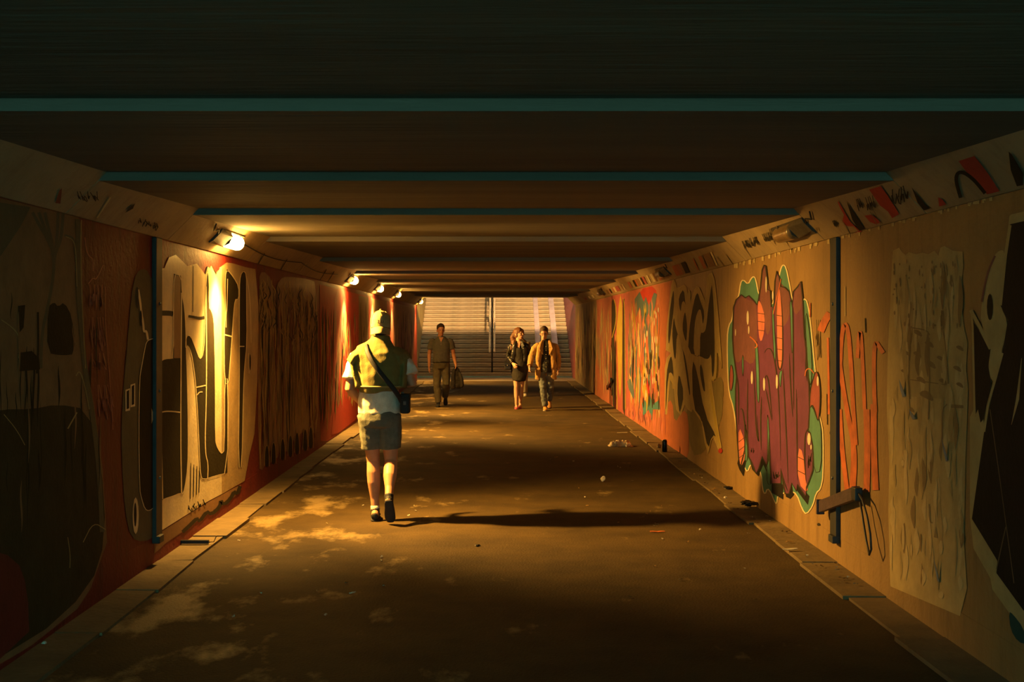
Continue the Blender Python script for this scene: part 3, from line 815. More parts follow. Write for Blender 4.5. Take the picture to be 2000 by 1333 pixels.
P = [(1434, 601), (1439, 586), (1449, 576), (1457, 582), (1464, 578), (1474, 588), (1480, 596), (1483, 585), (1487, 560), (1490, 528), (1494, 518), (1497, 520), (1500, 545), (1501, 566), (1506, 568), (1508, 600), (1513, 600), (1515, 550), (1519, 530), (1523, 540), (1527, 560), (1535, 562), (1543, 570), (1549, 596), (1551, 570), (1560, 560), (1566, 550), (1569, 580), (1571, 620), (1573, 660), (1577, 680), (1578, 720), (1582, 755), (1583, 800), (1581, 836), (1578, 842), (1584, 846), (1589, 870), (1590, 900), (1589, 920), (1582, 940), (1577, 952), (1575, 970), (1559, 947), (1557, 960), (1548, 944), (1543, 965), (1535, 965), (1531, 945), (1526, 920), (1527, 945), (1508, 945), (1505, 900), (1503, 850), (1502, 900), (1499, 912), (1490, 892), (1484, 915), (1478, 925), (1470, 905), (1463, 892), (1461, 850), (1457, 830), (1456, 880), (1447, 915), (1444, 895), (1441, 850), (1438, 800), (1438, 760), (1440, 735), (1434, 690), (1432, 660), (1433, 630)]
for p in ([(1441, 906), (1444, 890), (1450, 905), (1459, 897), (1453, 931), (1445, 918)], [(1463, 890), (1480, 918), (1492, 893), (1500, 926), (1492, 908), (1482, 931), (1470, 918)],
          [(1508, 940), (1531, 947), (1530, 976), (1508, 963)], [(1532, 940), (1538, 955), (1547, 942), (1551, 967), (1544, 975), (1536, 971)],
          [(1559, 942), (1582, 970), (1579, 987), (1557, 958)], [(1588, 910), (1590, 918), (1577, 953), (1576, 946)]):
    m.poly('black_shadow', BLK, p, 1.2)
m.poly('purple_letters', PURP, P, 1.6)
m.poly('plum_top', PLUM, [(1434, 603), (1449, 578), (1457, 584), (1474, 590), (1480, 602), (1480, 690), (1470, 715), (1452, 700), (1440, 712), (1434, 690)], 2, 1)
m.poly('plum_top', PLUM, [(1487, 562), (1491, 528), (1496, 522), (1500, 548), (1506, 570), (1507, 640), (1499, 660), (1494, 620), (1485, 585)], 2, 1)
m.poly('plum_top', PLUM, [(1515, 560), (1519, 534), (1525, 552), (1536, 564), (1543, 572), (1544, 620), (1532, 640), (1517, 640)], 2, 1)
m.poly('plum_top', PLUM, [(1551, 572), (1566, 552), (1569, 600), (1552, 620)], 2, 1)
for p in ([(1482, 586), (1488, 593), (1495, 617), (1494, 650), (1488, 670), (1483, 656), (1481, 609)], [(1523, 558), (1527, 588), (1529, 636), (1529, 705), (1526, 722), (1522, 714), (1519, 656), (1519, 597)],
          [(1444, 832), (1455, 858), (1457, 895), (1448, 914), (1443, 887)], [(1560, 874), (1570, 883), (1574, 929), (1581, 967), (1560, 944)]):
    m.poly('salmon_cells', SALM, p, 2.5, 1)
for y in (612, 628, 645): m.line('dark_outline', INK, [(1481, y), (1495, y + 2)], 1.1, 3, 0)
for y in (616, 636, 660, 682, 704): m.line('dark_outline', INK, [(1518, y), (1530, y + 2)], 1.2, 3, 0)
for y in (858, 875, 890): m.line('dark_outline', INK, [(1444, y + 6), (1457, y - 4)], 1.0, 3, 0)
for y in (893, 920): m.line('dark_outline', INK, [(1560, y), (1574, y + 7)], 1.3, 3, 0)
for p in ([(1476, 672), (1480, 665), (1483, 700), (1485, 760), (1484, 790), (1480, 780), (1478, 720)], [(1509, 612), (1512, 596), (1514, 640), (1517, 690), (1515, 720), (1511, 660)],
          [(1544, 586), (1549, 592), (1550, 640), (1550, 690), (1548, 690), (1546, 640)], [(1500, 808), (1503, 820), (1508, 948), (1500, 946), (1499, 915), (1501, 880)],
          [(1455, 818), (1459, 840), (1462, 895), (1458, 905), (1456, 870)], [(1582, 800), (1588, 792), (1600, 826), (1601, 816), (1606, 840), (1606, 920), (1592, 925), (1590, 870), (1584, 846), (1580, 838)],
          [(1523, 728), (1530, 722), (1527, 742), (1526, 760), (1523, 745)], [(1450, 705), (1453, 690), (1454, 720), (1452, 740)], [(1574, 620), (1578, 610), (1588, 700), (1586, 760), (1580, 730)]):
    m.poly('teal_gap', TEAL, p, 2.8, 1)
    m.line('dark_outline', INK, p, 1.1, 3.2, 1, True)
m.poly('bubble', pm('bubble', (.32, .075, .075)), [(1590, 740), (1596, 724), (1601, 735), (1604, 765), (1603, 800), (1600, 826), (1593, 800), (1588, 790), (1583, 800), (1584, 765)], 3, 1)
m.line('dark_outline', INK, [(1590, 740), (1596, 724), (1601, 735), (1604, 765), (1603, 800), (1600, 826), (1593, 800), (1588, 790), (1583, 800), (1584, 765)], 2, 3.4, 1, True)
m.poly('bubble', pm('bubble', (.32, .075, .075)), [(1426, 735), (1428, 712), (1432, 716), (1434, 740), (1430, 765), (1426, 760)], 3, 1)
m.line('dark_outline', INK, [(1426, 735), (1428, 712), (1432, 716), (1434, 740), (1430, 765), (1426, 760)], 1.3, 3.3, 1, True)
m.line('dark_outline', INK, P, 2.6, 3.2, 0, True)
for p in ([(1441, 735), (1444, 760), (1444, 830)], [(1462, 740), (1461, 800), (1462, 880)], [(1447, 800), (1452, 798), (1456, 830), (1460, 870)], [(1473, 720), (1476, 770), (1478, 840), (1484, 868), (1482, 850), (1480, 810)],
          [(1489, 775), (1487, 820), (1488, 880)], [(1494, 690), (1500, 680), (1509, 683), (1515, 705), (1521, 750), (1525, 830), (1526, 900)], [(1497, 760), (1503, 790), (1509, 822)], [(1493, 750), (1498, 730), (1503, 745), (1506, 780), (1510, 820)],
          [(1531, 720), (1534, 780), (1538, 860), (1541, 945)], [(1543, 690), (1546, 760), (1550, 815)], [(1557, 760), (1558, 830), (1559, 940)], [(1551, 600), (1551, 700), (1552, 800)], [(1573, 665), (1577, 690), (1575, 720), (1578, 745)],
          [(1578, 840), (1574, 850), (1573, 900), (1576, 945)], [(1526, 915), (1532, 940), (1540, 960)], [(1527, 580), (1530, 620), (1531, 700), (1526, 726), (1520, 716), (1516, 650)]):
    m.line('dark_outline', INK, p, 2.3, 3.4, 2, taper=True)
for x, y, rx, ry in ((1470, 738, 2, 13), (1494, 751, 2, 13), (1519, 746, 2, 14), (1599, 745, 2, 10), (1582, 858, 3.4, 12), (1586, 874, 1.4, 5), (1498, 556, 1.6, 16), (1462, 621, 2.2, 14), (1464, 645, 1.4, 8), (1511, 578, 1.6, 9), (1438, 650, .9, 7)):
    m.oval('highlight', WHITE, x, y, rx, ry, 3.8)
m.tagtext('small_tag', INK, 1511, 922, 12, 16, 3, 1.2, 3.9, 14); m.tagtext('small_tag', INK, 1577, 895, 9, 22, 3, 1.0, 3.9, 15, dy=-14); m.tagtext('small_tag', INK, 1468, 876, 6, 10, 2, 1.0, 3.9, 16)
m.line('orange_scrawl', ORNG, [(1466, 658), (1474, 664), (1482, 676), (1476, 680)], 2.2, 4); m.line('orange_scrawl', ORNG, [(1512, 614), (1517, 590), (1524, 560), (1527, 545)], 1.6, 4)
m.line('orange_scrawl', ORNG, [(1574, 735), (1576, 722), (1584, 720), (1592, 730)], 2, 4); m.line('orange_scrawl', ORNG, [(1584, 592), (1584, 620)], 2.2, 4)
m.build('mural', 'large purple letters with teal surround and cream rim', wr)
# ---- orange scrawl either side of the joint strip
m = Mural(WRp)
for p, w_ in (([(1604, 648), (1612, 628), (1622, 612)], 14), ([(1642, 720), (1645, 655), (1652, 628), (1659, 650), (1664, 720), (1668, 800), (1673, 870)], 8), ([(1639, 690), (1648, 760), (1661, 830), (1670, 872), (1664, 965)], 9),
              ([(1676, 700), (1679, 650), (1683, 648), (1687, 720), (1690, 800)], 7), ([(1727, 690), (1719, 678), (1711, 666), (1708, 700), (1709, 770), (1711, 805)], 8), ([(1641, 800), (1646, 880), (1656, 960)], 9), ([(1668, 860), (1672, 900), (1668, 965)], 8),
              ([(1694, 800), (1696, 880), (1694, 962)], 12), ([(1708, 790), (1708, 880), (1712, 958)], 12), ([(1618, 660), (1620, 760), (1620, 810)], 4)):
    m.line('scrawl', mat('paint_thin_orange', (.60, .145, .04), .55, .35, 9), p, w_, 1 + .1 * w_, 2)
m.line('drip', BUFF2, [(1652, 560), (1652, 618)], 1.6, 1)
m.tagtext('pencil_tag', BUFD, 1593, 625, 12, 80, 4, .9, 1, 17)
m.line('scratch', INK, [(1691, 622), (1692, 650)], 2, 1); m.line('scratch', INK, [(1616, 770), (1617, 830)], 1.4, 1)
m.oval('scratch', INK, 1624, 846, 2.5, 5, 1); m.oval('scratch', INK, 1600, 1025, 3, 3, 1)
m.build('tag_writing', 'loose orange spray scrawl behind the bent rail', wr)
# ---- buff patch of painted-over paste-ups
m = Mural(WRp)
m.poly('patch', BUFF, [(1743, 520), (1745, 490), (1757, 484), (1763, 493), (1770, 499), (1776, 493), (1790, 497), (1803, 494), (1815, 497), (1826, 490), (1834, 500), (1838, 484), (1846, 481), (1862, 490), (1881, 492), (1883, 520), (1880, 545), (1882, 575), (1878, 590), (1884, 640), (1891, 670), (1888, 720), (1892, 760), (1887, 900), (1884, 1060), (1890, 1150), (1876, 1204), (1740, 1146), (1736, 1000), (1738, 900), (1733, 800), (1735, 690), (1740, 590)], 0)
m.streaks([('light_wash', BUFF2), ('light_wash', BUFF2), ('dark_wash', BUFD), ('olive_wash', pm('wash_olive', (.47, .35, .14), .7)), ('olive_wash', pm('wash_olive', (.47, .35, .14), .7))], 1742, 1882, lambda x: 498, lambda x: 1130 + (x - 1742) * .3, 120, (3, 11), (.04, .16), 2.0, (1, 2), seed=71)
m.poly('sheet', pm('sheet_a', (.50, .375, .15), .7), [(1775, 635), (1843, 642), (1848, 780), (1780, 775)], 1.2); m.poly('sheet', pm('sheet_a', (.50, .375, .15), .7), [(1800, 655), (1850, 660), (1853, 730), (1802, 725)], 1.6)
for x, y, s in ((1783, 650, 1), (1806, 672, 1), (1784, 692, .9), (1808, 712, 1.1), (1790, 742, 1), (1795, 772, 1.5), (1765, 690, .7), (1760, 726, .7), (1868, 680, .8), (1862, 720, .9), (1868, 752, .8), (1830, 700, .8), (1834, 745, .9), (1772, 800, .8)):
    m.poly('leaf_mark', BUFD, [(x, y - 2), (x + 8 * s, y - 7 * s), (x + 17 * s, y - 2 * s), (x + 21 * s, y + 9 * s), (x + 11 * s, y + 5 * s)], 2.2, 1)
for p in ([(1781, 650), (1776, 700), (1780, 780)], [(1817, 660), (1818, 740), (1815, 820)], [(1780, 640), (1812, 645), (1818, 655)], [(1843, 640), (1850, 680), (1854, 750)], [(1780, 742), (1850, 752)], [(1852, 790), (1842, 800), (1842, 860)]):
    m.line('crease', BUFD, p, 2.2, 2.4)
m.poly('crease', BUFD, [(1858, 790), (1884, 792), (1884, 798), (1860, 797)], 2.4)
for x, y, rx, ry in ((1770, 890, 5, 11), (1765, 905, 3, 6), (1840, 1070, 4, 14), (1840, 1163, 5, 7), (1766, 1050, 2.5, 26), (1782, 1075, 2, 12), (1855, 545, 3, 8)):
    m.oval('light_spot', BUFF2, x, y, rx, ry, 2.6)
rd = random.Random(9)
for i in range(60):
    m.oval('speck', BUFD, rd.uniform(1746, 1880), rd.uniform(510, 640), rd.uniform(.8, 2), rd.uniform(1.5, 7), 2.8)
m.line('crease', INK, [(1817, 985), (1818, 1020), (1824, 1022)], 2.5, 2.6); m.poly('crease', INK, [(1826, 1050), (1830, 1028), (1834, 1052)], 2.6)
m.build('pasted_patch', 'tall ragged buff patch of painted-over paste-ups', wr)
# ---- black and buff angular piece at the right edge
m = Mural(WRp)
K = [(1976, 437), (2180, 392), (2260, 640), (2260, 1330), (2100, 1275), (2000, 1192), (1990, 1178), (1948, 1120), (1950, 1096), (1900, 1014), (1924, 844), (1936, 790), (1950, 725), (1960, 690), (1968, 640), (1971, 625), (1956, 597), (1966, 500)]
m.poly('buff_leaf', BUFF, [(1917, 632), (1919, 590), (1930, 530), (1945, 497), (1955, 489), (1964, 490), (1962, 530), (1955, 597), (1970, 628), (1965, 660), (1957, 690), (1950, 735), (1938, 748), (1932, 715), (1936, 680)], 1, 1)
m.poly('buff_leaf', BUFF, [(1896, 815), (1903, 800), (1906, 815), (1912, 800), (1917, 826), (1922, 815), (1926, 860), (1910, 940), (1903, 1005), (1950, 1098), (1990, 1178), (2004, 1192), (2004, 1235), (1985, 1215), (1940, 1152), (1936, 1130), (1903, 1072), (1896, 1010)], .8)
m.poly('black_field', BLK, K, 1.4)
m.poly('black_field', BLK, [(1901, 627), (1937, 681), (1932, 716), (1938, 750), (1929, 789), (1922, 820), (1917, 826), (1912, 800), (1906, 812), (1905, 776)], 1.4)
m.line('buff_edge', BUFF, [(1956, 597), (1966, 500), (1975, 440)], 6, 2, 0); m.poly('buff_edge', BUFF, [(1972, 440), (1974, 422), (1978, 419), (2180, 372), (2182, 392), (1976, 438)], 2)
m.line('buff_edge', BUFF, [(1899, 606), (1902, 640), (1905, 780), (1906, 812)], 4, 2, 0); m.line('buff_edge', BUFF, [(1898, 606), (1912, 632), (1937, 682)], 7, 2, 0)
m.line('buff_edge', BUFF, [(1960, 690), (1945, 745), (1932, 790), (1924, 844)], 5, 2, 0)
m.line('thin_line', OLIV, [(1936, 800), (1953, 920), (1967, 1022), (1983, 1140)], 1.6, 2.4, 0); m.line('thin_line', OLIV, [(1967, 1030), (1958, 1070), (1949, 1112)], 2, 2.4, 0)
m.line('buff_edge', OLIV, [(1998, 700), (1990, 780), (1978, 830)], 6, 2.2, 0, taper=True)
m.oval('dark_patch', DKOL, 1936, 600, 6, 26, 2.6)
m.line('rose_line', PLUM, [(1920, 590), (1930, 535), (1946, 500)], 4, 2.4)
m.poly('teal_patch', pm('deep_teal', (.02, .09, .08)), [(1972, 1195), (1980, 1200), (2000, 1226), (2010, 1260), (1990, 1255), (1975, 1230)], .6, 1)
m.build('mural', 'black angular shape with buff edges at the right end of the wall', wr)
# orange drips under the right haunch
m = Mural(WRp)
rd = random.Random(4)
for i in range(70):
    x = rd.uniform(1430, 1960); y = 548 - (x - 1300) * .264 + 1
    m.line('drip', BUFF2 if rd.random() < .3 else pm('faded_orange', (.5, .2, .07)), [(x, y - 3), (x, y + rd.uniform(3, 12))], rd.uniform(2, 6), 1, 0)
m.build('drip_line', 'faded orange drips under the haunch', wr)

# ---- paint on the sloped haunches
m = Mural(HRp)
for p in ([(1646, 432), (1650, 418), (1662, 432), (1676, 446), (1684, 450), (1676, 455), (1668, 458)], [(1637, 393), (1642, 405), (1660, 436), (1662, 432), (1652, 415), (1640, 393)],
          [(1699, 369), (1722, 362), (1736, 382), (1758, 417), (1744, 425), (1736, 412), (1720, 400)], [(1874, 313), (1905, 303), (1930, 335), (1954, 372), (1930, 378), (1910, 360), (1890, 335)],
          [(1834, 384), (1842, 388), (1850, 398), (1836, 402)], [(1690, 420), (1705, 418), (1722, 433), (1712, 437), (1700, 432)]):
    m.poly('red_patch', RED, p, 1)
for p in ([(1655, 392), (1660, 400), (1690, 446), (1680, 450), (1666, 428)], [(1782, 364), (1788, 372), (1810, 400), (1818, 406), (1806, 410), (1794, 395)], [(1972, 294), (1978, 300), (2000, 336), (2000, 360), (1988, 362), (1976, 330)]):
    m.poly('olive_patch', DKOL, p, 1)
m.line('olive_patch', DKOL, [(1878, 385), (1868, 350), (1872, 335), (1885, 335), (1905, 350), (1926, 376)], 7, 1)
for i, (x, y, w_, h_) in enumerate(((1739, 368, 34, 34), (1450, 470, 12, 18), (1464, 464, 14, 20), (1486, 456, 18, 22), (1500, 446, 22, 28), (1672, 388, 10, 26), (1690, 384, 18, 30), (1626, 430, 6, 14))):
    m.tagtext('marker_tag', INK, x, y, w_, h_, 4, 1.3 if i else 2.2, 2, 30 + i, slant=7, dy=-w_ * .28)
for x in (1415, 1432, 1470, 1525, 1545, 1556, 1570, 1608, 1612, 1660, 1715, 1722):
    y = 470 - (x - 1600) * .3
    m.line('ink_run', BUFD, [(x - 14, y - 24), (x, y + 4)], 1.2, 1.5, 0)
m.build('haunch_paint', 'red patches and black marker tags on the right haunch', bpy.data.objects['trim_2'])
m = Mural(HRp)
rd = random.Random(8)
for i in range(46):
    x = rd.uniform(1140, 1390)
    yb = 590 - (x - 1140) * .265; yt = 636 - (x - 969) * .362 + 6
    w_ = rd.uniform(2, 8) * (x - 1000) / 300; sk = (yb - yt) * .35
    c = rd.choice((('coral_patch', CORAL), ('rose_patch', ROSE), ('brown_patch', BROWN), ('brown_patch', BROWN), ('dark_patch', DKOL), ('orange_patch', ORNG), ('cream_patch', CREAM)))
    if x > 1330: c = rd.choice((('orange_patch', ORNG), ('cream_patch', CREAM), ('brown_patch', BROWN)))
    m.poly(c[0], c[1], [(x, yt + 2), (x + w_, yt + 2 - w_ * .36), (x + w_ + sk, yb - 3 - (w_ + sk) * .26), (x + sk, yb - 3 - sk * .26)], 1 + (i % 6) * .3)
m.build('haunch_paint', 'slanting coral, rose and brown patches on the far right haunch', bpy.data.objects['trim_2'])
m = Mural(HLp)
m.tagtext('marker_tag', DKOL, 268, 425, 40, 16, 6, 1.6, 2, 44, dy=12); m.tagtext('marker_tag', DKOL, 146, 372, 40, 24, 5, 1.4, 2, 45, slant=8)
m.poly('marker_tag', DKOL, [(243, 414), (250, 404), (262, 396), (258, 406)], 2)
m.line('pale_stroke', BUFF2, [(586, 530), (594, 518), (598, 513)], 2, 2); m.line('pale_stroke', OLIV, [(188, 424), (206, 396), (214, 384)], 3, 2)
m.poly('red_run', DRED, [(106, 395), (114, 370), (119, 366), (116, 396)], 2)
for x in (504, 548, 625, 640):
    m.line('joint_line', INK, [(x, 380 + x * .262 + 3), (x + 12, 380 + x * .262 - 18)], 1.4, 2, 0)
m.build('haunch_paint', 'dark marker tags on the left haunch before the first lamp', bpy.data.objects['trim_1'])
# ------------------------------------------------------------------ broken rail stubs on the right wall
M_railst = mat('rail_dark_purple', (.075, .045, .05), .55, .4, 14, .2)
def rail_stub(y, z, s, label, m=M_railst):
    root = tag(empty('bent_rail', (W, y, z)), label, 'rail', 'broken rail stubs on the right wall')
    V, Fc = [], []
    pa, pb = Vector((-.06, .10, -.07)), Vector((-.06, -.82, .15))       # far end low, near end raised
    d = (pb - pa); up = Vector((0, .23, .97))
    for p in (pa, pb):
        for sx, su in ((-.012, -.04), (.022, -.04), (.022, .04), (-.012, .04)):
            V.append(p + Vector((sx, 0, 0)) + up * su)
    Fc = [(0, 1, 2, 3)[::-1], (4, 5, 6, 7)] + [(i, (i + 1) % 4, (i + 1) % 4 + 4, i + 4) for i in range(4)]
    bar = mesh('flat_bar', V, Fc, m, root)
    box_obj('end_cap', (-.085, -.03, .09, .12, -.125, -.02), m, root, .005)
    tube_obj('wall_arm', [(-.005, .02, -.06), (-.06, .02, -.05)], .018, M_post, root, side=(0, 0, 1))
    box_obj('hinge_block', (-.085, -.035, -.87, -.78, .10, .185), M_post, root, .008)
    pts = [(-.06, -.86, .15), (-.065, -.97, .12), (-.07, -1.08, .04), (-.07, -1.15, -.06), (-.07, -1.17, -.15), (-.07, -1.13, -.19), (-.065, -1.05, -.12), (-.06, -.96, .0), (-.06, -.90, .10)]
    tube_obj('bent_strap', pts, [(.007, .008)] * len(pts), M_post, root, side=(1, 0, 0), n=8)
    root.scale = (s, s, s)
    return root
rail_stub(8.95, .44, 1.0, 'bent dark flat rail hanging off the right wall across the joint strip')
o = rail_stub(26.3, .44, .9, 'small rusty rail stub far down the right wall by the rose paint', mat('rail_rust', (.26, .08, .04), .6, .3, 12))

# torn paper corners curling off the buff patch
M_paper = mat('torn_blue_paper', (.30, .36, .42), .6, .2, 20)
for px, py, w_, h_, lab in ((1766, 758, .055, .11, 'folded blue-grey paper shred, uppermost on the buff patch'), (1786, 810, .06, .06, 'small triangular blue paper shred on the buff patch'),
                            (1851, 878, .03, .13, 'long thin blue paper shred low on the right of the buff patch'), (1835, 1112, .028, .14, 'lowest pale blue paper sliver on the buff patch')):
    p = WRp(px, py, 4)
    V = [(0, .0, -h_ / 2), (-.004, -w_, -h_ / 2 + .01), (-.03, -w_ * .4, h_ / 2), (-.012, w_ * .25, -h_ * .1), (-.002, 0, -h_ / 2 + .001), (-.001, -w_, -h_ / 2 + .012)]
    Fc = [(0, 3, 2), (0, 2, 1), (4, 2, 3), (5, 2, 4)]
    o = mesh('paper_shred', V, Fc, M_paper); o.location = p
    tag(o, lab, 'paper', 'torn paper shreds on the buff patch')

# ------------------------------------------------------------------ litter
def gp(px, py, h=0.0):
    d = EYE * F / (py - CY)
    return Vector(((px - CX) * d / F, d, h))
# drink can
M_can = mat('can_print', (.02, .026, .024), .3, .5, 30, metal=.6); M_alu = mat('aluminium', (.6, .58, .54), .3, .1, 10, metal=.9)
p = gp(1298, 887)
can = tag(empty('drink_can', p + Vector((0, 0, .02))), 'upright black drink can beside the right wall', 'can')
V, Fc = [], []
prof = [(.026, 0), (.033, .012), (.033, .145), (.027, .158)]
tube(V, Fc, [(0, 0, z) for r, z in prof], [r for r, z in prof], n=18, cap=.02); mesh('can_body', V, Fc, M_can, can, True)
tube_obj('can_rim', [(0, 0, .157), (0, 0, .163)], .0275, M_alu, can, n=18, cap=.05); tube_obj('pull_tab', [(-.004, 0, .165), (.012, .004, .166)], [(.006, .002), (.005, .002)], M_alu, can, side=(0, 1, 0), n=8)
# crumpled clear plastic sheet
M_plas = mat('plastic_gold_highlight', (.80, .60, .34), .25, .3, 14, .4, 60, spec=.8)  # golden highlights are put into an opaque base colour
p = gp(1211, 872)
bm = bmesh.new(); n = 26
vs_ = []
for i in range(n):
    for j in range(n // 2):
        u, v = i / (n - 1) - .5, j / (n // 2 - 1) - .5
        h = .045 * (.35 + abs(noise.noise(Vector((u * 6, v * 5, 2.2))))) + .045 * (1 - 3.2 * u * u) * (1 - 2.5 * v * v) + .02 * noise.noise(Vector((u * 17, v * 15, 5)))
        e = min(.5 - abs(u), .5 - abs(v)) * 8
        vs_.append(bm.verts.new((u * .33 + .03 * noise.noise(Vector((v * 6, u * 4, 1))), v * .26 + .03 * noise.noise(Vector((u * 6, 3, v))), max(.003, h * min(1, e)))))
for i in range(n - 1):
    for j in range(n // 2 - 1):
        a = i * (n // 2) + j
        bm.faces.new((vs_[a], vs_[a + n // 2], vs_[a + n // 2 + 1], vs_[a + 1]))
me = bpy.data.meshes.new('plastic_sheet'); bm.to_mesh(me); bm.free()
o = link('plastic_sheet', me, M_plas); o.location = p + Vector((0, 0, .001))
tag(o, 'crumpled clear plastic sheet on the floor near the can', 'litter')

def crumple(name, p, size, m, label, group=None, seed=0, flat=.6, n=2):
    bm = bmesh.new()
    bmesh.ops.create_icosphere(bm, subdivisions=n, radius=1)
    for v in bm.verts:
        c = v.co.copy()
        k = 1 + .55 * noise.noise(c * 1.6 + Vector((seed, 0, seed * 2))) + .25 * noise.noise(c * 4 + Vector((0, seed, 0)))
        v.co = Vector((c.x * k * size[0], c.y * k * size[1], c.z * k * size[2] * flat))
    zmin = min(v.co.z for v in bm.verts)
    for v in bm.verts: v.co.z -= zmin
    me = bpy.data.meshes.new(name); bm.to_mesh(me); bm.free()
    o = link(name, me, m); o.location = p
    tag(o, label, 'litter', group)
    return o
M_rag = mat('black_plastic_rag', (.012, .011, .010), .35, .4, 20)
M_pap = mat('white_paper_litter', (.66, .60, .46), .7, .2, 20)
M_leaf = mat('ochre_litter', (.40, .24, .07), .7, .3, 20)
crumple('plastic_rag', gp(1462, 996, .024), (.075, .05, .04), M_rag, 'crumpled black plastic rag in the right gutter below the purple letters', seed=3, n=3)
crumple('plastic_rag', gp(1423, 961, .024), (.05, .03, .025), M_rag, 'smaller dark scrap of plastic in the right gutter beyond the black rag', seed=7)
crumple('paper_ball', gp(1178, 942), (.028, .022, .026), M_pap, 'white crumpled paper ball on the dark floor in front of the plastic sheet', seed=5, flat=1)
crumple('paper_ball', gp(1417, 977, .0), (.016, .014, .016), M_pap, 'small white paper ball at the edge of the right gutter', seed=8, flat=1)
crumple('paper_ball', gp(1287, 879, .02), (.03, .026, .03), M_leaf, 'ochre crumpled wrapper just left of the black can', seed=9, flat=1)
crumple('paper_ball', gp(86, 1264), (.014, .012, .012), M_pap, 'tiny bright paper ball near the left gutter at the lower corner', seed=12, flat=1)
crumple('pebble', gp(933, 1068), (.02, .014, .012), M_rag, 'dark pebble alone in the middle of the nearer floor', seed=15)
crumple('pebble', gp(1208, 1022) , (.012, .01, .008), M_leaf, 'ochre pebble on the floor right of the walking shadow', seed=16)
# flat slivers of paper and leaves along the right gutter and floor
def sliver(p, L, w_, rz, m, name, label, group, seed):
    rd = random.Random(seed)
    V = []
    k = 5
    for i in range(k):
        t = i / (k - 1) - .5
        ww = w_ * (1 - 2.6 * t * t) * rd.uniform(.7, 1.2)
        z = .004 + .008 * rd.random()
        V += [(t * L, -ww / 2, z), (t * L, ww / 2, z + .004)]
    Fc = [(2 * i, 2 * i + 2, 2 * i + 3, 2 * i + 1) for i in range(k - 1)]
    V += [(x, y, z - .003) for x, y, z in V]
    Fc += [tuple(10 + q for q in f[::-1]) for f in Fc]
    o = mesh(name, V, Fc, m); o.location = p; o.rotation_euler = (0, 0, rz)
    tag(o, label, 'litter', group)
rd = random.Random(77)
for i in range(40):
    t = rd.random() ** 1.3
    y = 8.0 + 7.5 * t
    gx = rd.uniform(W - .23, W - .03)
    mm = rd.choice((M_pap, M_leaf, M_leaf))
    if mm is M_pap:
        sliver(Vector((gx, y, .026)), rd.uniform(.02, .05), rd.uniform(.01, .02), rd.uniform(0, 3), mm, 'paper_scrap', 'small flat pale paper scrap lying in the right gutter', 'paper scraps in the right gutter', i)
    else:
        sliver(Vector((gx, y, .026)), rd.uniform(.03, .08), rd.uniform(.01, .025), rd.uniform(0, 3), mm, 'dry_leaf', 'small dry ochre leaf lying in the right gutter', 'dry leaves in the right gutter', i)
for i in range(26):
    sliver(Vector((rd.uniform(.6, 2.0), rd.uniform(7.5, 16), .001)), rd.uniform(.02, .05), rd.uniform(.008, .016), rd.uniform(0, 3), rd.choice((M_pap, M_leaf)), 'floor_scrap', 'tiny flat scrap lying on the right half of the asphalt', 'scraps on the right half of the floor', 100 + i)
for i in range(22):
    sliver(Vector((rd.uniform(-2.0, -.7), rd.uniform(7.0, 16), .001)), rd.uniform(.02, .045), rd.uniform(.008, .014), rd.uniform(0, 3), M_pap, 'floor_scrap', 'tiny pale scrap lying on the left half of the asphalt', 'scraps on the left half of the floor', 200 + i)
sliver(gp(1543, 1084, .03), .11, .045, .1, M_pap, 'paper_sheet', 'larger white paper piece on a gutter slab before the bent rail', None, 301)
sliver(gp(1284, 1041, .002), .12, .03, .05, mat('orange_wrapper', (.62, .16, .04), .5), 'wrapper', 'flat orange wrapper on the floor under the purple letters', None, 302)
sliver(gp(690, 828, .03), .12, .04, .2, M_pap, 'paper_sheet', 'white paper piece in the left gutter beyond the man in the cap', None, 303)
sliver(gp(1215, 847, .002), .16, .03, .02, M_pap, 'paper_sheet', 'pale paper strip on the floor behind the plastic sheet', None, 304)
# black bar lying out from the left wall
p = gp(378, 1069)
o = tag(empty('floor_bar', (p.x, p.y, .024)), 'short black metal bar lying in the left gutter below the cream letters', 'bar')
box_obj('bar', (-.125, .115, -.016, .016, .0, .028), M_rag, o, .004)
tube_obj('bent_wire', [(.115, 0, .012), (.15, .004, .014), (.165, .01, .05), (.172, .01, .06)], .004, M_leaf, o, n=6)
# thin bottle-neck stick by the left wall in the dripped stretch
p = gp(612, 885, .02)
o = tag(empty('stick', (p.x - .01, p.y, .02)), 'thin pale stick leaning on the left wall below the gold drips', 'stick')
tube_obj('shaft', [(.02, 0, 0), (-.02, 0, .21)], .007, M_pap, o, n=6); tube_obj('tip', [(-.02, 0, .21), (-.022, 0, .24)], .011, M_leaf, o, n=8)
# ------------------------------------------------------------------ people
SKIN = mat('skin', (.60, .29, .15), .5, .1, 12)
SKIN2 = mat('skin_fair', (.62, .36, .24), .5, .1, 12)
def cloth(n, c, r=.85, v=.2, b=.25): return mat('cloth_' + n, c, r, v, 14, b, 160)
M_eye = mat('eye', (.03, .022, .018), .25); M_lip = mat('lip', (.40, .13, .10), .5)

def head_frame(neck, yaw=0, pitch=0, roll=0):
    return Matrix.Translation(neck) @ Matrix.Rotation(yaw, 4, 'Z') @ Matrix.Rotation(pitch, 4, 'X') @ Matrix.Rotation(roll, 4, 'Y')

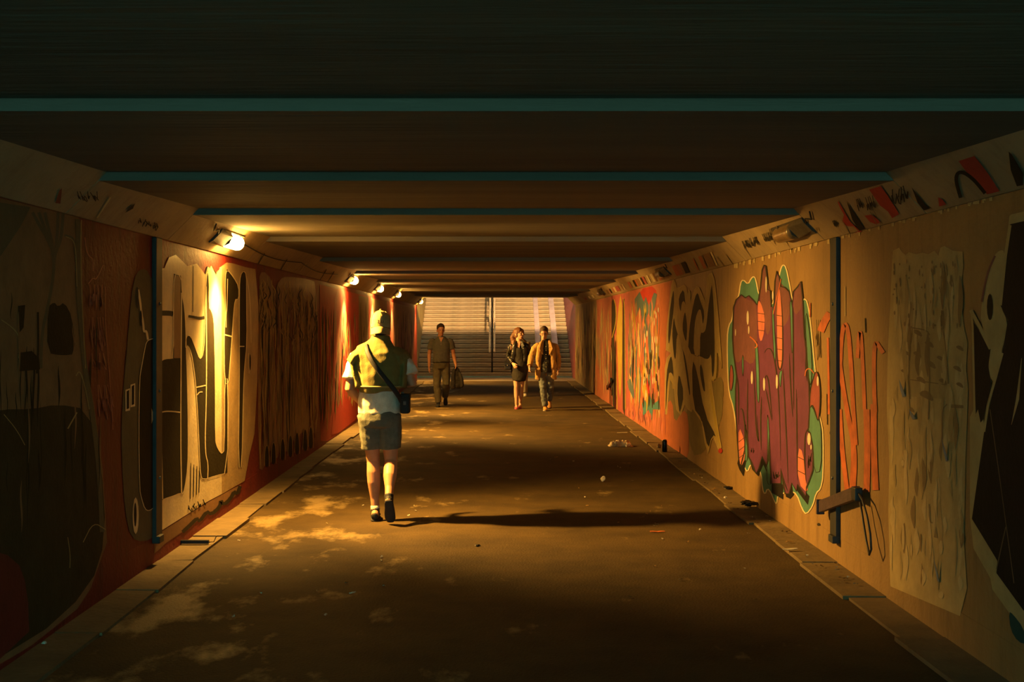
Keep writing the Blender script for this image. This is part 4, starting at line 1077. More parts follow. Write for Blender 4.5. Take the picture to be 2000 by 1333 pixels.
def head_tubes(V, Fc, M, k=1.0, fem=False):
    """head in its own frame: origin at the base of the skull, face towards +Y, chin at z=.0"""
    R = [(-.004, .062, .020, .020), (.014, .052, .036, .040), (.04, .034, .050, .062), (.075, .014, .061, .083), (.11, .004, .068, .092), (.145, -.003, .072, .096), (.178, -.008, .070, .090), (.205, -.012, .056, .072), (.222, -.014, .030, .040)]
    if fem: R = [(z, y, a * .95, b * .97) for z, y, a, b in R]
    tube(V, Fc, [(0, y * k, z * k) for z, y, a, b in R], [(a * k, b * k) for z, y, a, b in R], n=20, M=M)
    S = lambda p: tuple(c * k for c in p)
    tube(V, Fc, [S((0, .090, .118)), S((0, .103, .095)), S((0, .113, .078)), S((0, .100, .070))], [.008 * k, .010 * k, .014 * k, .010 * k], n=8, M=M)      # nose
    tube(V, Fc, [S((-.030, .082, .128)), S((0, .090, .126)), S((.030, .082, .128))], [.010 * k, .009 * k, .010 * k], side=(0, 0, 1), n=8, M=M)            # brow
    tube(V, Fc, [S((-.024, .076, .040)), S((0, .090, .041)), S((.024, .076, .040))], [.007 * k, .011 * k, .007 * k], side=(0, 0, 1), n=8, M=M)            # mouth
    for s in (-1, 1):
        tube(V, Fc, [S((s * .074, -.004, .062)), S((s * .080, -.010, .085)), S((s * .078, -.014, .112))], [(.006 * k, .010 * k), (.008 * k, .019 * k), (.006 * k, .013 * k)], n=10, M=M)   # ears
        tube(V, Fc, [S((s * .036, .058, .082)), S((s * .030, .076, .078))], .016 * k, n=8, M=M)                                                                # cheek
    tube(V, Fc, [S((0, -.015, -.10)), S((0, -.012, -.03)), S((0, -.008, .05))], [(.060 * k, .058 * k), (.055 * k, .056 * k), (.054 * k, .058 * k)], n=14, M=M)   # neck

def face_parts(par, M, k=1.0):
    S = lambda p: M @ (Vector(p) * k)
    for s in (-1, 1):
        V, Fc = [], []
        c = S((s * .029, .081, .108)); d = (S((s * .029, .1, .108)) - c).normalized()
        tube(V, Fc, [c, c + d * .006 * k], [(.013 * k, .006 * k)] * 2, n=10)
        mesh('eye', V, Fc, M_eye, par, True)
    V, Fc = [], []
    tube(V, Fc, [S((-.02, .085, .041)), S((0, .0985, .041)), S((.02, .085, .041))], [(.003 * k, .003 * k), (.005 * k, .005 * k), (.003 * k, .003 * k)], side=(0, 0, 1), n=8)
    mesh('mouth', V, Fc, M_lip, par, True)

def hand_tubes(V, Fc, wrist, dirn, palm_n, thumb, curl=.35, k=1.0):
    """palm and five separate, unequal, curled fingers; dirn along the hand, palm_n out of the palm, thumb side vector"""
    d = Vector(dirn).normalized(); n = Vector(palm_n); n = (n - d * n.dot(d)).normalized(); s = Vector(thumb); s = (s - d * s.dot(d) - n * s.dot(n)).normalized()
    w = Vector(wrist)
    tube(V, Fc, [w - d * .01, w + d * .03 * k, w + d * .075 * k, w + d * .092 * k], [(.026 * k, .018 * k), (.036 * k, .016 * k), (.040 * k, .014 * k), (.036 * k, .011 * k)], side=s, n=12)
    for i, (o, L) in enumerate(((.033, .066), (.011, .076), (-.011, .070), (-.033, .054))):
        p = w + d * (.085 * k) + s * (o * k)
        pts = [p]; dd = (d + s * (o * 1.6)).normalized()
        for q in range(3):
            a = curl * (q + 1) * .75
            v = dd * math.cos(a) + n * math.sin(a)
            pts.append(pts[-1] + v * (L * k * (.45, .32, .23)[q]))
        tube(V, Fc, pts, [.0095 * k, .009 * k, .0085 * k, .007 * k], side=s, n=8)
    p = w + d * (.022 * k) + s * (.026 * k)
    t1 = (d * .75 + s * .62 + n * .25).normalized(); t2 = (d * .95 + s * .15 + n * .35).normalized()
    tube(V, Fc, [p, p + t1 * .04 * k, p + t1 * .04 * k + t2 * .032 * k, p + t1 * .04 * k + t2 * .056 * k], [.013 * k, .011 * k, .010 * k, .008 * k], side=n, n=8)

def seg(a, b, t): return Vector(a) * (1 - t) + Vector(b) * t
def arm_tubes(V, Fc, sh, el, wr, k=1.0, fat=1.0):
    sg = 1 if sh[0] > 0 else -1
    tube(V, Fc, [Vector(sh) + Vector((-sg * .03, 0, -.03)), seg(sh, el, .3), seg(sh, el, .7), el, seg(el, wr, .28), seg(el, wr, .7), wr], [r * k * fat for r in (.040, .046, .043, .039, .041, .032, .026)], n=12)
def leg_tubes(V, Fc, hip, kn, an, k=1.0, fat=1.0):
    back = Vector((0, -.018, 0))
    tube(V, Fc, [hip, seg(hip, kn, .35), seg(hip, kn, .75), kn, seg(kn, an, .22) + back, seg(kn, an, .42) + back, seg(kn, an, .75), an], [r * k * fat for r in (.088, .082, .064, .055, .058, .056, .038, .034)], n=14)
def torso_tubes(V, Fc, k, rows, cx=0.0, dy=0.0):
    tube(V, Fc, [(cx + r[3] if len(r) > 3 else cx, (r[4] if len(r) > 4 else 0) + dy, r[0]) for r in rows], [(r[1], r[2]) for r in rows], n=22, cap=.25)
def shoe(par, ankle, heel, toe, m_up, m_sole, k=1.0, up=(0, 0, 1), name='shoe'):
    """upper and sole lofted from heel to toe"""
    heel, toe, up = Vector(heel), Vector(toe), Vector(up).normalized()
    d = (toe - heel).normalized(); up = (up - d * up.dot(d)).normalized(); s = d.cross(up); L = (toe - heel).length
    V, Fc = [], []
    fr = (0.03, .15, .35, .6, .82, .97); hh = (.030, .040, .040, .030, .022, .014); ww = (.026, .034, .035, .042, .041, .026)
    tube(V, Fc, [heel + d * (L * f) + up * (h * k + .008) for f, h in zip(fr, hh)], [(w_ * k, h * k) for w_, h in zip(ww, hh)], side=s, n=14)
    an = Vector(ankle)
    tube(V, Fc, [heel + d * (L * .2) + up * .035 * k, an + (an - (heel + d * L * .22)).normalized() * .02], [.036 * k, .040 * k], side=s, n=12)
    u = fuse(name, V, Fc, m_up, par, .006, 2)
    V, Fc = [], []
    tube(V, Fc, [heel + d * (L * f) + up * .008 for f in fr], [(w_ * k * 1.08, .010) for w_ in ww], side=s, n=14)
    mesh('sole', V, Fc, m_sole, u, True)
    return u

def sleeve(V, Fc, S, E, Wr, ts, rs):
    """sleeve from inside the shoulder; ts in 0..1 runs down the upper arm, 1..2 down the forearm"""
    S = Vector(S); sg = 1 if S.x > 0 else -1
    pts = [S + Vector((-sg * .05, 0, -.005)), S + Vector((-sg * .005, 0, -.022))] + [seg(S, E, t) if t <= 1 else seg(E, Wr, t - 1) for t in ts]
    tube(V, Fc, pts, [rs[0] * .78, rs[0] * .92] + list(rs), n=14, cap=.06)

# ================= man in the cap, seen from behind =================
DEN, KHAKI, OLV, WHT = cloth('denim_grey', (.155, .158, .118)), cloth('cap_khaki', (.50, .37, .15)), cloth('olive_knit', (.22, .185, .05), .95, .15, .22), cloth('white_cotton', (.92, .84, .66))
M_shoeb = mat('black_canvas', (.02, .02, .02), .7); M_soleb = mat('dark_rubber', (.035, .032, .03), .8); M_solew = mat('white_rubber', (.55, .52, .45), .6)
p1 = tag(empty('person', (-.967, 10.8, 0)), 'person in khaki cap, olive sweater and shorts walking away from the camera', 'person')
cx = -.02
LH, LK, LA = (cx - .085, 0, .90), (cx - .055, .055, .50), (cx - .035, .03, .085)
RH, RK, RA = (cx + .085, 0, .90), (cx + .098, .02, .50), (cx + .102, -.235, .235)
LS, LE, LW_ = (cx - .195, .0, 1.40), (cx - .245, -.055, 1.12), (cx - .165, .15, .985)
RS, RE, RW_ = (cx + .190, .0, 1.40), (cx + .285, -.045, 1.165), (cx + .15, .19, 1.17)
V, Fc = [], []
torso_tubes(V, Fc, 1, [(.84, .15, .105), (.95, .165, .115), (1.05, .145, .10), (1.18, .155, .105), (1.31, .178, .112), (1.40, .165, .10), (1.45, .10, .075), (1.49, .06, .06)], cx)
leg_tubes(V, Fc, LH, LK, LA); leg_tubes(V, Fc, RH, RK, RA)
arm_tubes(V, Fc, LS, LE, LW_); arm_tubes(V, Fc, RS, RE, RW_)
hand_tubes(V, Fc, LW_, (.5, .8, -.25), (.8, -.4, 0), (0, .2, 1), .5); hand_tubes(V, Fc, RW_, (-.8, .55, .1), (0, -.3, 1), (0, 1, .3), .6)
for A, hl in ((LA, (cx - .035, -.02, .05)), (RA, (cx + .104, -.27, .20))): tube(V, Fc, [A, hl], .032, n=10)
HM = head_frame(Vector((cx + .012, .012, 1.535)), math.radians(2), math.radians(-2))
head_tubes(V, Fc, HM)
body = fuse('body', V, Fc, SKIN, p1, .006, 3)
face_parts(p1, HM)
# hair at the nape and temples
V, Fc = [], []
tube(V, Fc, [(0, -.020, .045), (0, -.022, .075), (0, -.020, .12)], [(.060, .070), (.071, .084), (.075, .090)], n=18, M=HM)
fuse('hair', V, Fc, mat('hair_dark', (.045, .03, .02), .7, .4, 30), p1, .006, 1)
# cap worn backwards: crown, brim over the nape, button, strap
V, Fc = [], []
tube(V, Fc, [(0, -.010, .098), (0, -.010, .13), (0, -.012, .17), (0, -.014, .205), (0, -.016, .232), (0, -.016, .245)], [(.084, .104), (.087, .108), (.086, .106), (.074, .090), (.045, .056), (.012, .014)], n=24, cap=.2, M=HM)
cap_ = fuse('cap', V, Fc, KHAKI, p1, .005, 2, .0012, 30, 1)
V, Fc = [], []
for lay in (0, 1):
    for i in range(7):
        f = i / 6
        for j in range(13):
            a = (j / 12 - .5) * math.radians(150)
            rx, ry = .084, .104 + .075 * f
            x = rx * math.sin(a) * (1 + .02 * f); y = -.010 - (.104 + .07 * f * math.cos(a)) * math.cos(a)
            z = .106 - .058 * f * (.75 + .25 * math.cos(a)) - .018 * abs(math.sin(a)) ** 2 - lay * .006
            V.append(HM @ Vector((x, y, z)))
q = 13
for i in range(6):
    for j in range(12):
        a = i * q + j
        Fc += [(a, a + 1, a + q + 1, a + q), (91 + a, 91 + a + q, 91 + a + q + 1, 91 + a + 1)]
rim = [i for i in range(13)] + [i * 13 + 12 for i in range(1, 7)] + [78 + j for j in range(11, -1, -1)] + [i * 13 for i in range(5, 0, -1)]
for a, b in zip(rim, rim[1:] + rim[:1]): Fc.append((a, a + 91, b + 91, b))
mesh('brim', V, Fc, KHAKI, cap_, True)
tube_obj('button', [HM @ Vector((0, -.016, .247)), HM @ Vector((0, -.016, .253))], .010, KHAKI, cap_, n=10)
V, Fc = [], []
for dx in (-.018, -.006, .008, .02):
    tube(V, Fc, [(dx, -.1165, .132), (dx + .006, -.1195, .145), (dx, -.1175, .158)], .0028, n=6, M=HM)
mesh('embroidery', V, Fc, mat('thread_dark', (.03, .025, .02), .7), cap_, True)
for a in range(6):
    w_ = math.radians(30 + a * 60)
    pts = [HM @ Vector((math.cos(w_) * rx, -.013 + math.sin(w_) * ry, z)) for rx, ry, z in ((.0885, .1095, .13), (.0875, .1075, .17), (.0755, .0915, .206), (.046, .057, .2335))]
    tube_obj('seam', pts, .0016, KHAKI, cap_, n=6)
# T-shirt
V, Fc = [], []
torso_tubes(V, Fc, 1, [(.905, .178, .128), (.98, .175, .128), (1.10, .168, .125), (1.22, .175, .126), (1.34, .188, .126), (1.42, .170, .11), (1.47, .10, .08)], cx)
sleeve(V, Fc, LS, LE, LW_, (.3, .72), (.068, .080)); sleeve(V, Fc, RS, RE, RW_, (.3, .72), (.068, .080))
fuse('t_shirt', V, Fc, WHT, p1, .007, 3, .010, 8, 2, (1, 1, 1.4))
# olive sweater draped over the shoulders and back
V, Fc = [], []
torso_tubes(V, Fc, 1, [(1.112, .188, .160, .020, -.012), (1.15, .194, .168, .016, -.016), (1.24, .204, .172, .008, -.018), (1.33, .214, .170, 0, -.018), (1.40, .214, .158, -.006, -.012), (1.455, .185, .130, -.004, -.004), (1.50, .115, .10, .005, -.004), (1.535, .082, .088, .01, -.002), (1.558, .080, .088, .012, .0)], cx)
tube(V, Fc, [(cx - .13, -.01, 1.43), (cx - .21, -.02, 1.395), (cx - .250, -.025, 1.345)], [(.05, .11), (.045, .115), (.028, .11)], side=(.4, 0, 1), n=14, cap=.2)
tube(V, Fc, [(cx - .215, -.03, 1.35), (cx - .20, -.05, 1.24), (cx - .165, -.07, 1.13)], [(.034, .075), (.032, .075), (.03, .07)], n=14, cap=.2)
tube(V, Fc, [(cx + .13, -.01, 1.43), (cx + .20, -.02, 1.40), (cx + .232, -.025, 1.35)], [(.05, .11), (.045, .115), (.03, .11)], side=(-.4, 0, 1), n=14, cap=.2)
tube(V, Fc, [(cx + .215, -.03, 1.35), (cx + .215, -.05, 1.24), (cx + .205, -.06, 1.13)], [(.034, .075), (.032, .075), (.03, .07)], n=14, cap=.2)
sw = fuse('sweater', V, Fc, OLV, p1, .007, 3, .012, 7, 5, (1.2, 1, .6))
pts = [(cx + .018 + .198 * math.sin(a), -.170 * math.cos(a) - .016, 1.142) for a in [math.radians(-95 + 190 * i / 16) for i in range(17)]]
tube_obj('hem_band', pts, [(.007, .012)] * 17, cloth('hem', (.36, .31, .12)), sw, side=(0, 0, 1), n=8)
# shorts
V, Fc = [], []
torso_tubes(V, Fc, 1, [(.80, .160, .125), (.86, .176, .135), (.93, .170, .125)], cx)
tube(V, Fc, [LH, seg(LH, LK, .35), seg(LH, LK, .72)], [.100, .098, .094], n=16, cap=.03); tube(V, Fc, [RH, seg(RH, RK, .35), seg(RH, RK, .72)], [.100, .098, .094], n=16, cap=.03)
sh_ = fuse('shorts', V, Fc, DEN, p1, .007, 3, .009, 9, 8, (1, 1, .8))
shoe(p1, LA, (cx - .035, -.045, .0), (cx - .045, .235, .0), M_shoeb, M_soleb)
shoe(p1, RA, (cx + .104, -.31, .215), (cx + .112, -.185, -.0 + .012), M_shoeb, M_soleb, up=(0, 1, .3))
for A in (LA,):
    tube_obj('sock', [seg(LK, LA, .90), seg(LK, LA, 1.0)], [.038, .040], WHT, p1, n=12)
# cross-body strap with a small camera bag on the right hip
M_strap = mat('black_webbing', (.012, .012, .012), .7)
bag = tag(empty('camera_bag', (-.967 + cx, 10.8, 0)), 'small black camera bag slung across the back of the man in the cap', 'bag')
pts = [(-.10, .0, 1.50), (-.105, -.09, 1.485), (-.085, -.150, 1.43), (-.04, -.194, 1.35), (.02, -.200, 1.27), (.085, -.196, 1.19), (.14, -.182, 1.12), (.18, -.158, 1.06), (.205, -.10, 1.00)]
tube_obj('strap', pts, [(.020, .004)] * len(pts), M_strap, bag, side=(.75, 0, .6), n=8)
box_obj('pouch', (.185, .265, -.14, .02, .915, 1.075), M_strap, bag, .018)
box_obj('flap', (.182, .268, -.145, .025, 1.03, 1.082), M_strap, bag, .014)
tube_obj('buckle', [(.226, -.146, 1.02), (.226, -.150, .99)], [(.012, .004)] * 2, M_metal, bag, n=8)
tube_obj('ring', [(.205, -.10, 1.075), (.205, -.10, 1.095)], .012, M_metal, bag, n=8)

# ================= man in the grey shirt, walking towards the camera =================
p2 = tag(empty('person', (-1.113, 26.0, 0), math.pi), 'person in dark grey short-sleeved shirt and trousers walking towards the camera on the left', 'person')
GRY, TRS, BKJ = cloth('slate_jersey', (.115, .12, .10)), cloth('trouser_olive', (.13, .115, .07)), cloth('black_jacket', (.016, .013, .011))
k = .97
LH, LK, LA = (.085, 0, .86), (.085, .05, .47), (.062, .02, .08)            # image-left leg, planted
RH, RK, RA = (-.085, 0, .86), (-.105, .06, .48), (-.072, -.27, .20)          # trailing leg
LS, LE, LW_ = (.195, 0, 1.365), (.245, -.02, 1.07), (.245, .05, .82)
RS, RE, RW_ = (-.185, 0, 1.365), (-.245, -.02, 1.08), (-.295, .10, .86)
V, Fc = [], []
torso_tubes(V, Fc, 1, [(.80, .15, .11), (.90, .165, .12), (1.02, .155, .12), (1.15, .16, .118), (1.26, .165, .112), (1.34, .125, .09), (1.39, .08, .07), (1.43, .058, .058)])
leg_tubes(V, Fc, LH, LK, LA); leg_tubes(V, Fc, RH, RK, RA); arm_tubes(V, Fc, LS, LE, LW_); arm_tubes(V, Fc, RS, RE, RW_)
hand_tubes(V, Fc, LW_, (0, .15, -1), (-1, 0, 0), (0, 1, 0), .35); hand_tubes(V, Fc, RW_, (0, .25, -1), (.9, .3, 0), (0, 1, 0), .9)
HM = head_frame(Vector((.012, .015, 1.458)), math.radians(14), math.radians(-4))
head_tubes(V, Fc, HM)
fuse('body', V, Fc, SKIN, p2, .006, 3)
face_parts(p2, HM)
V, Fc = [], []
tube(V, Fc, [(0, -.030, .085), (0, -.026, .13), (0, -.012, .168), (0, -.005, .20), (0, -.008, .230)], [(.070, .078), (.081, .086), (.083, .100), (.074, .094), (.040, .052)], n=18, M=HM)
fuse('hair', V, Fc, mat('hair_brown', (.05, .03, .018), .8, .4, 30), p2, .006, 1)
V, Fc = [], []
torso_tubes(V, Fc, 1, [(.905, .176, .132), (.98, .172, .132), (1.10, .174, .132), (1.22, .188, .130), (1.30, .188, .124), (1.355, .155, .108), (1.395, .108, .088), (1.43, .074, .072)])
sleeve(V, Fc, LS, LE, LW_, (.3, .66), (.062, .070)); sleeve(V, Fc, RS, RE, RW_, (.3, .66), (.062, .070))
st = fuse('shirt', V, Fc, GRY, p2, .007, 3, .008, 8, 11)
V = [(-.045, .088, 1.412), (.045, .088, 1.412), (.0, .136, 1.315), (-.04, .076, 1.417), (.04, .076, 1.417), (0, .118, 1.315)]
mesh('neck_opening', V, [(0, 1, 2)[::-1], (3, 4, 5), (0, 2, 5, 3), (2, 1, 4, 5), (1, 0, 3, 4)], SKIN, st)
for z in (1.30, 1.265): tube_obj('button', [(0, .132, z), (0, .138, z)], .006, M_pap, st, n=8)
V, Fc = [], []
torso_tubes(V, Fc, 1, [(.78, .155, .125), (.85, .172, .132), (.93, .168, .126)])
for h, kn, an in ((LH, LK, LA), (RH, RK, RA)):
    tube(V, Fc, [h, seg(h, kn, .4), kn, seg(kn, an, .5), seg(kn, an, .97)], [.096, .090, .078, .072, .066], n=16, cap=.03)
tr = fuse('trousers', V, Fc, TRS, p2, .007, 3, .009, 9, 14, (1, 1, 1.3))
pts = [(.170 * math.sin(a), .128 * math.cos(a), .912) for a in [2 * math.pi * i / 24 for i in range(25)]]
tube_obj('belt', pts, [(.016, .006)] * 25, M_strap, tr, side=(0, 0, 1), n=8)
shoe(p2, LA, (.062, -.06, 0), (.068, .22, 0), M_shoeb, M_soleb)
shoe(p2, RA, (-.072, -.345, .17), (-.078, -.20, .012), M_shoeb, M_soleb, up=(0, 1, .4))
j = tag(empty('jacket', (-1.113 + .305, 26.0 - .12, 0)), 'dark jacket hanging folded from the hand of the man in the grey shirt', 'jacket')
V, Fc = [], []
tube(V, Fc, [(0, 0, .815), (.005, 0, .77), (.02, 0, .66), (.035, 0, .54), (.03, 0, .44), (.025, 0, .385)], [(.03, .03), (.055, .04), (.085, .05), (.105, .055), (.10, .05), (.07, .04)], n=16)
tube(V, Fc, [(-.03, -.03, .78), (-.055, -.04, .62), (-.065, -.04, .46), (-.06, -.035, .375)], [(.03, .03), (.045, .035), (.05, .035), (.045, .03)], n=12)
jb = fuse('folded_body', V, Fc, BKJ, j, .007, 2, .012, 12, 4)
tube_obj('sleeve', [(.07, -.03, .70), (.115, -.04, .56), (.125, -.04, .44), (.10, -.035, .40)], [(.03, .03), (.035, .03), (.035, .028), (.02, .02)], BKJ, j, n=12)

# ================= woman in the black jacket =================
p3 = tag(empty('person', (.457, 25.4, 0), math.pi), 'person with long hair in black leather jacket and dress, looking towards her companion', 'person')
LTH, DRS = mat('black_leather', (.018, .017, .015), .32, .5, 10, .3, 40), cloth('black_dress', (.020, .017, .014))
# image-left is local +x
LH, LK, LA = (.07, 0, .80), (.055, .05, .44), (.055, .06, .075)
RH, RK, RA = (-.07, 0, .80), (-.045, .01, .44), (-.020, -.10, .10)
LS, LE, LW_ = (.160, 0, 1.275), (.215, -.03, 1.05), (.125, .14, .90)
RS, RE, RW_ = (-.160, 0, 1.275), (-.215, -.03, 1.04), (-.185, .10, .86)
V, Fc = [], []
torso_tubes(V, Fc, 1, [(.74, .145, .11), (.84, .165, .118), (.97, .125, .095), (1.08, .128, .10), (1.19, .145, .115), (1.27, .135, .09), (1.32, .08, .065), (1.36, .050, .05)])
leg_tubes(V, Fc, LH, LK, LA, .88); leg_tubes(V, Fc, RH, RK, RA, .88); arm_tubes(V, Fc, LS, LE, LW_, .85); arm_tubes(V, Fc, RS, RE, RW_, .85)
for A, T in ((LA, (.058, .16, .03)), (RA, (-.020, .03, .03))): tube(V, Fc, [Vector(A) + Vector((0, -.02, -.02)), Vector(A) + Vector((0, .05, -.035)), T], [.028, .030, .022], n=10)
hand_tubes(V, Fc, LW_, (-.45, .55, -.7), (-.6, -.6, 0), (0, .5, .8), .55, .88); hand_tubes(V, Fc, RW_, (-.25, .3, -.9), (.9, .3, 0), (0, 1, 0), .5, .88)
HM = head_frame(Vector((.0, .01, 1.385)), math.radians(52), math.radians(9))
head_tubes(V, Fc, HM, .97, True)
fuse('body', V, Fc, SKIN2, p3, .006, 3)
face_parts(p3, HM, .97)
HB = mat('hair_auburn', (.16, .065, .028), .55, .45, 26, stretch=(1, 1, .2))
V, Fc = [], []
tube(V, Fc, [(0, -.046, .04), (0, -.036, .10), (0, -.016, .148), (0, -.004, .185), (0, -.006, .224)], [(.072, .066), (.080, .080), (.081, .100), (.074, .098), (.042, .060)], n=18, M=HM)
A0 = HM @ Vector((.0, -.07, .12)); 
for off, r in ((0, .055), (.035, .045), (-.035, .045)):
    a = HM @ Vector((off, -.075, .13))
    tube(V, Fc, [a, a + Vector((.035, -.01, -.09)), Vector((.095 + off * .7, -.02, 1.33)), Vector((.125 + off * .7, .02, 1.24)), Vector((.135 + off * .6, .05, 1.17))], [r, r * 1.1, r, r * .8, r * .4], n=12)
fuse('hair', V, Fc, HB, p3, .006, 2, .006, 16, 3, (2, 2, .3))
V, Fc = [], []
torso_tubes(V, Fc, 1, [(.555, .128, .115, 0, .02), (.62, .145, .122, 0, .015), (.74, .168, .128), (.84, .176, .128), (.97, .142, .108), (1.08, .146, .115), (1.18, .152, .122), (1.25, .12, .095), (1.31, .07, .06)])
dr = fuse('dress', V, Fc, DRS, p3, .007, 3, .007, 9, 4, (1, 1, .6))
V, Fc = [], []
torso_tubes(V, Fc, 1, [(.93, .172, .125, 0, -.028), (1.0, .168, .122, 0, -.03), (1.12, .172, .125, 0, -.028), (1.22, .176, .118, 0, -.022), (1.29, .150, .095, 0, -.02), (1.335, .080, .070, 0, -.02)])
for s in (-1, 1):
    tube(V, Fc, [(s * .112, .06, .94), (s * .112, .07, 1.08), (s * .100, .085, 1.2), (s * .070, .065, 1.30), (s * .05, .02, 1.345)], [(.055, .035), (.052, .04), (.05, .035), (.035, .025), (.02, .02)], n=12)
for a, e, w_ in ((LS, LE, LW_), (RS, RE, RW_)):
    sleeve(V, Fc, a, e, w_, (.3, .7, 1.0, 1.5, 1.92), (.058, .054, .052, .048, .042))
jk = fuse('jacket', V, Fc, LTH, p3, .007, 3, .010, 12, 9)
for s in (-1, 1):
    V = [(s * .045, .105, 1.21), (s * .10, .118, 1.25), (s * .075, .085, 1.335), (s * .035, .07, 1.345)]
    V += [(x, y + .012, z) for x, y, z in V]
    mesh('lapel', V, [(0, 1, 2, 3), (7, 6, 5, 4)] + [(i, i + 4, (i + 1) % 4 + 4, (i + 1) % 4) for i in range(4)], LTH, jk)
V = [(-.03, .085, 1.335), (.03, .085, 1.335), (0, .128, 1.20), (-.03, .07, 1.335), (.03, .07, 1.335), (0, .10, 1.20)]
mesh('neckline_skin', V, [(0, 1, 2)[::-1], (3, 4, 5), (0, 2, 5, 3), (2, 1, 4, 5), (1, 0, 3, 4)], SKIN2, p3)
M_pink = mat('pink_shoe', (.75, .10, .16), .4)
shoe(p3, Vector(LA) + Vector((0, 0, -.045)), (.057, -.01, .0), (.060, .205, .0), M_pink, M_pink, .82)
shoe(p3, Vector(RA) + Vector((0, 0, -.05)), (-.020, -.165, .035), (-.018, .04, .0), M_pink, M_pink, .82)
hb = tag(empty('handbag', (.457 - .225, 25.4 - .06, 0)), 'small glossy black handbag at the hip of the woman in the leather jacket', 'bag')
box_obj('bag_body', (-.07, .06, -.04, .04, .775, .915), LTH, hb, .018); box_obj('bag_flap', (-.073, .063, -.047, .043, .855, .922), LTH, hb, .014)
pts = [(-.05, 0, .91), (-.02, .02, 1.05), (.02, .045, 1.2), (.06, .055, 1.325), (.075, .09, 1.33), (.05, .12, 1.2)]
tube_obj('bag_strap', pts, .007, M_strap, hb, n=8); tube_obj('clasp', [(-.005, -.048, .865), (-.005, -.053, .865)], .012, M_alu, hb, side=(0, 0, 1), n=10)

# ================= man in the tan coat =================
p4 = tag(empty('person', (.966, 24.9, 0), math.pi), 'person in tan coat over dark shirt and jeans, looking down, wearing glasses', 'person')
TAN, SHD, JEA, M_tans = cloth('camel_wool', (.46, .27, .085), .9, .15), cloth('dark_shirt', (.022, .022, .020)), cloth('blue_jeans', (.15, .17, .17), .85, .35), mat('tan_suede', (.52, .26, .07), .8)
LH, LK, LA = (.08, 0, .82), (.055, .06, .45), (.015, .05, .08)
RH, RK, RA = (-.08, 0, .82), (-.085, .04, .46), (-.075, -.27, .19)
LS, LE, LW_ = (.185, 0, 1.275), (.285, .0, 1.04), (.315, .12, .865)
RS, RE, RW_ = (-.185, 0, 1.275), (-.235, -.02, 1.02), (-.238, .06, .81)
V, Fc = [], []
torso_tubes(V, Fc, 1, [(.76, .14, .105), (.86, .155, .115), (.97, .145, .11), (1.09, .15, .11), (1.18, .155, .108), (1.26, .12, .09), (1.31, .075, .065), (1.36, .056, .056)])
leg_tubes(V, Fc, LH, LK, LA, .95); leg_tubes(V, Fc, RH, RK, RA, .95); arm_tubes(V, Fc, LS, LE, LW_, .95); arm_tubes(V, Fc, RS, RE, RW_, .95)
hand_tubes(V, Fc, LW_, (.1, .35, -.9), (-.9, .2, 0), (0, 1, 0), .6, .95); hand_tubes(V, Fc, RW_, (0, .2, -1), (1, 0, 0), (0, 1, 0), .4, .95)
HM = head_frame(Vector((.035, .025, 1.400)), math.radians(-4), math.radians(-11))
head_tubes(V, Fc, HM)
fuse('body', V, Fc, SKIN2, p4, .006, 3)
face_parts(p4, HM)
V, Fc = [], []
tube(V, Fc, [(0, -.030, .08), (0, -.026, .13), (0, -.012, .168), (0, -.004, .205), (0, -.008, .234)], [(.070, .078), (.081, .088), (.083, .102), (.075, .096), (.042, .055)], n=18, M=HM)
fuse('hair', V, Fc, mat('hair_chestnut', (.06, .032, .016), .7, .4, 30), p4, .006, 1, .004, 25, 6)
V, Fc = [], []
for s in (-1, 1):
    pts = [HM @ Vector((s * .031 + .021 * math.cos(a), .101 - .004 * abs(math.cos(a)), .107 + .016 * math.sin(a))) for a in [2 * math.pi * i / 12 for i in range(13)]]
    tube(V, Fc, pts, .0024, side=(0, 1, 0), n=6)
    tube(V, Fc, [HM @ Vector((s * .052, .098, .110)), HM @ Vector((s * .078, .03, .108)), HM @ Vector((s * .080, -.02, .104))], .0022, n=6)
tube(V, Fc, [HM @ Vector((-.010, .104, .111)), HM @ Vector((.010, .104, .111))], .0022, side=(0, 0, 1), n=6)
mesh('glasses', V, Fc, M_rag, p4, True)
V, Fc = [], []
torso_tubes(V, Fc, 1, [(.745, .160, .125), (.84, .166, .128), (.97, .158, .122), (1.09, .160, .122), (1.20, .165, .122), (1.29, .13, .10), (1.345, .075, .075), (1.385, .068, .07)])
s4 = fuse('shirt', V, Fc, SHD, p4, .007, 3, .006, 9, 3)
for z in (1.25, 1.17, 1.09, 1.01, .93, .85): tube_obj('button', [(0, .122, z), (0, .136, z)], .006, M_pap, s4, n=8)
V, Fc = [], []
torso_tubes(V, Fc, 1, [(.74, .145, .12), (.82, .160, .126), (.90, .155, .12)])
for h, kn, an in ((LH, LK, LA), (RH, RK, RA)):
    tube(V, Fc, [h, seg(h, kn, .4), kn, seg(kn, an, .5), seg(kn, an, .96)], [.090, .082, .070, .064, .060], n=16, cap=.03)
fuse('jeans', V, Fc, JEA, p4, .007, 3, .011, 11, 7, (1, 1, 1.6))
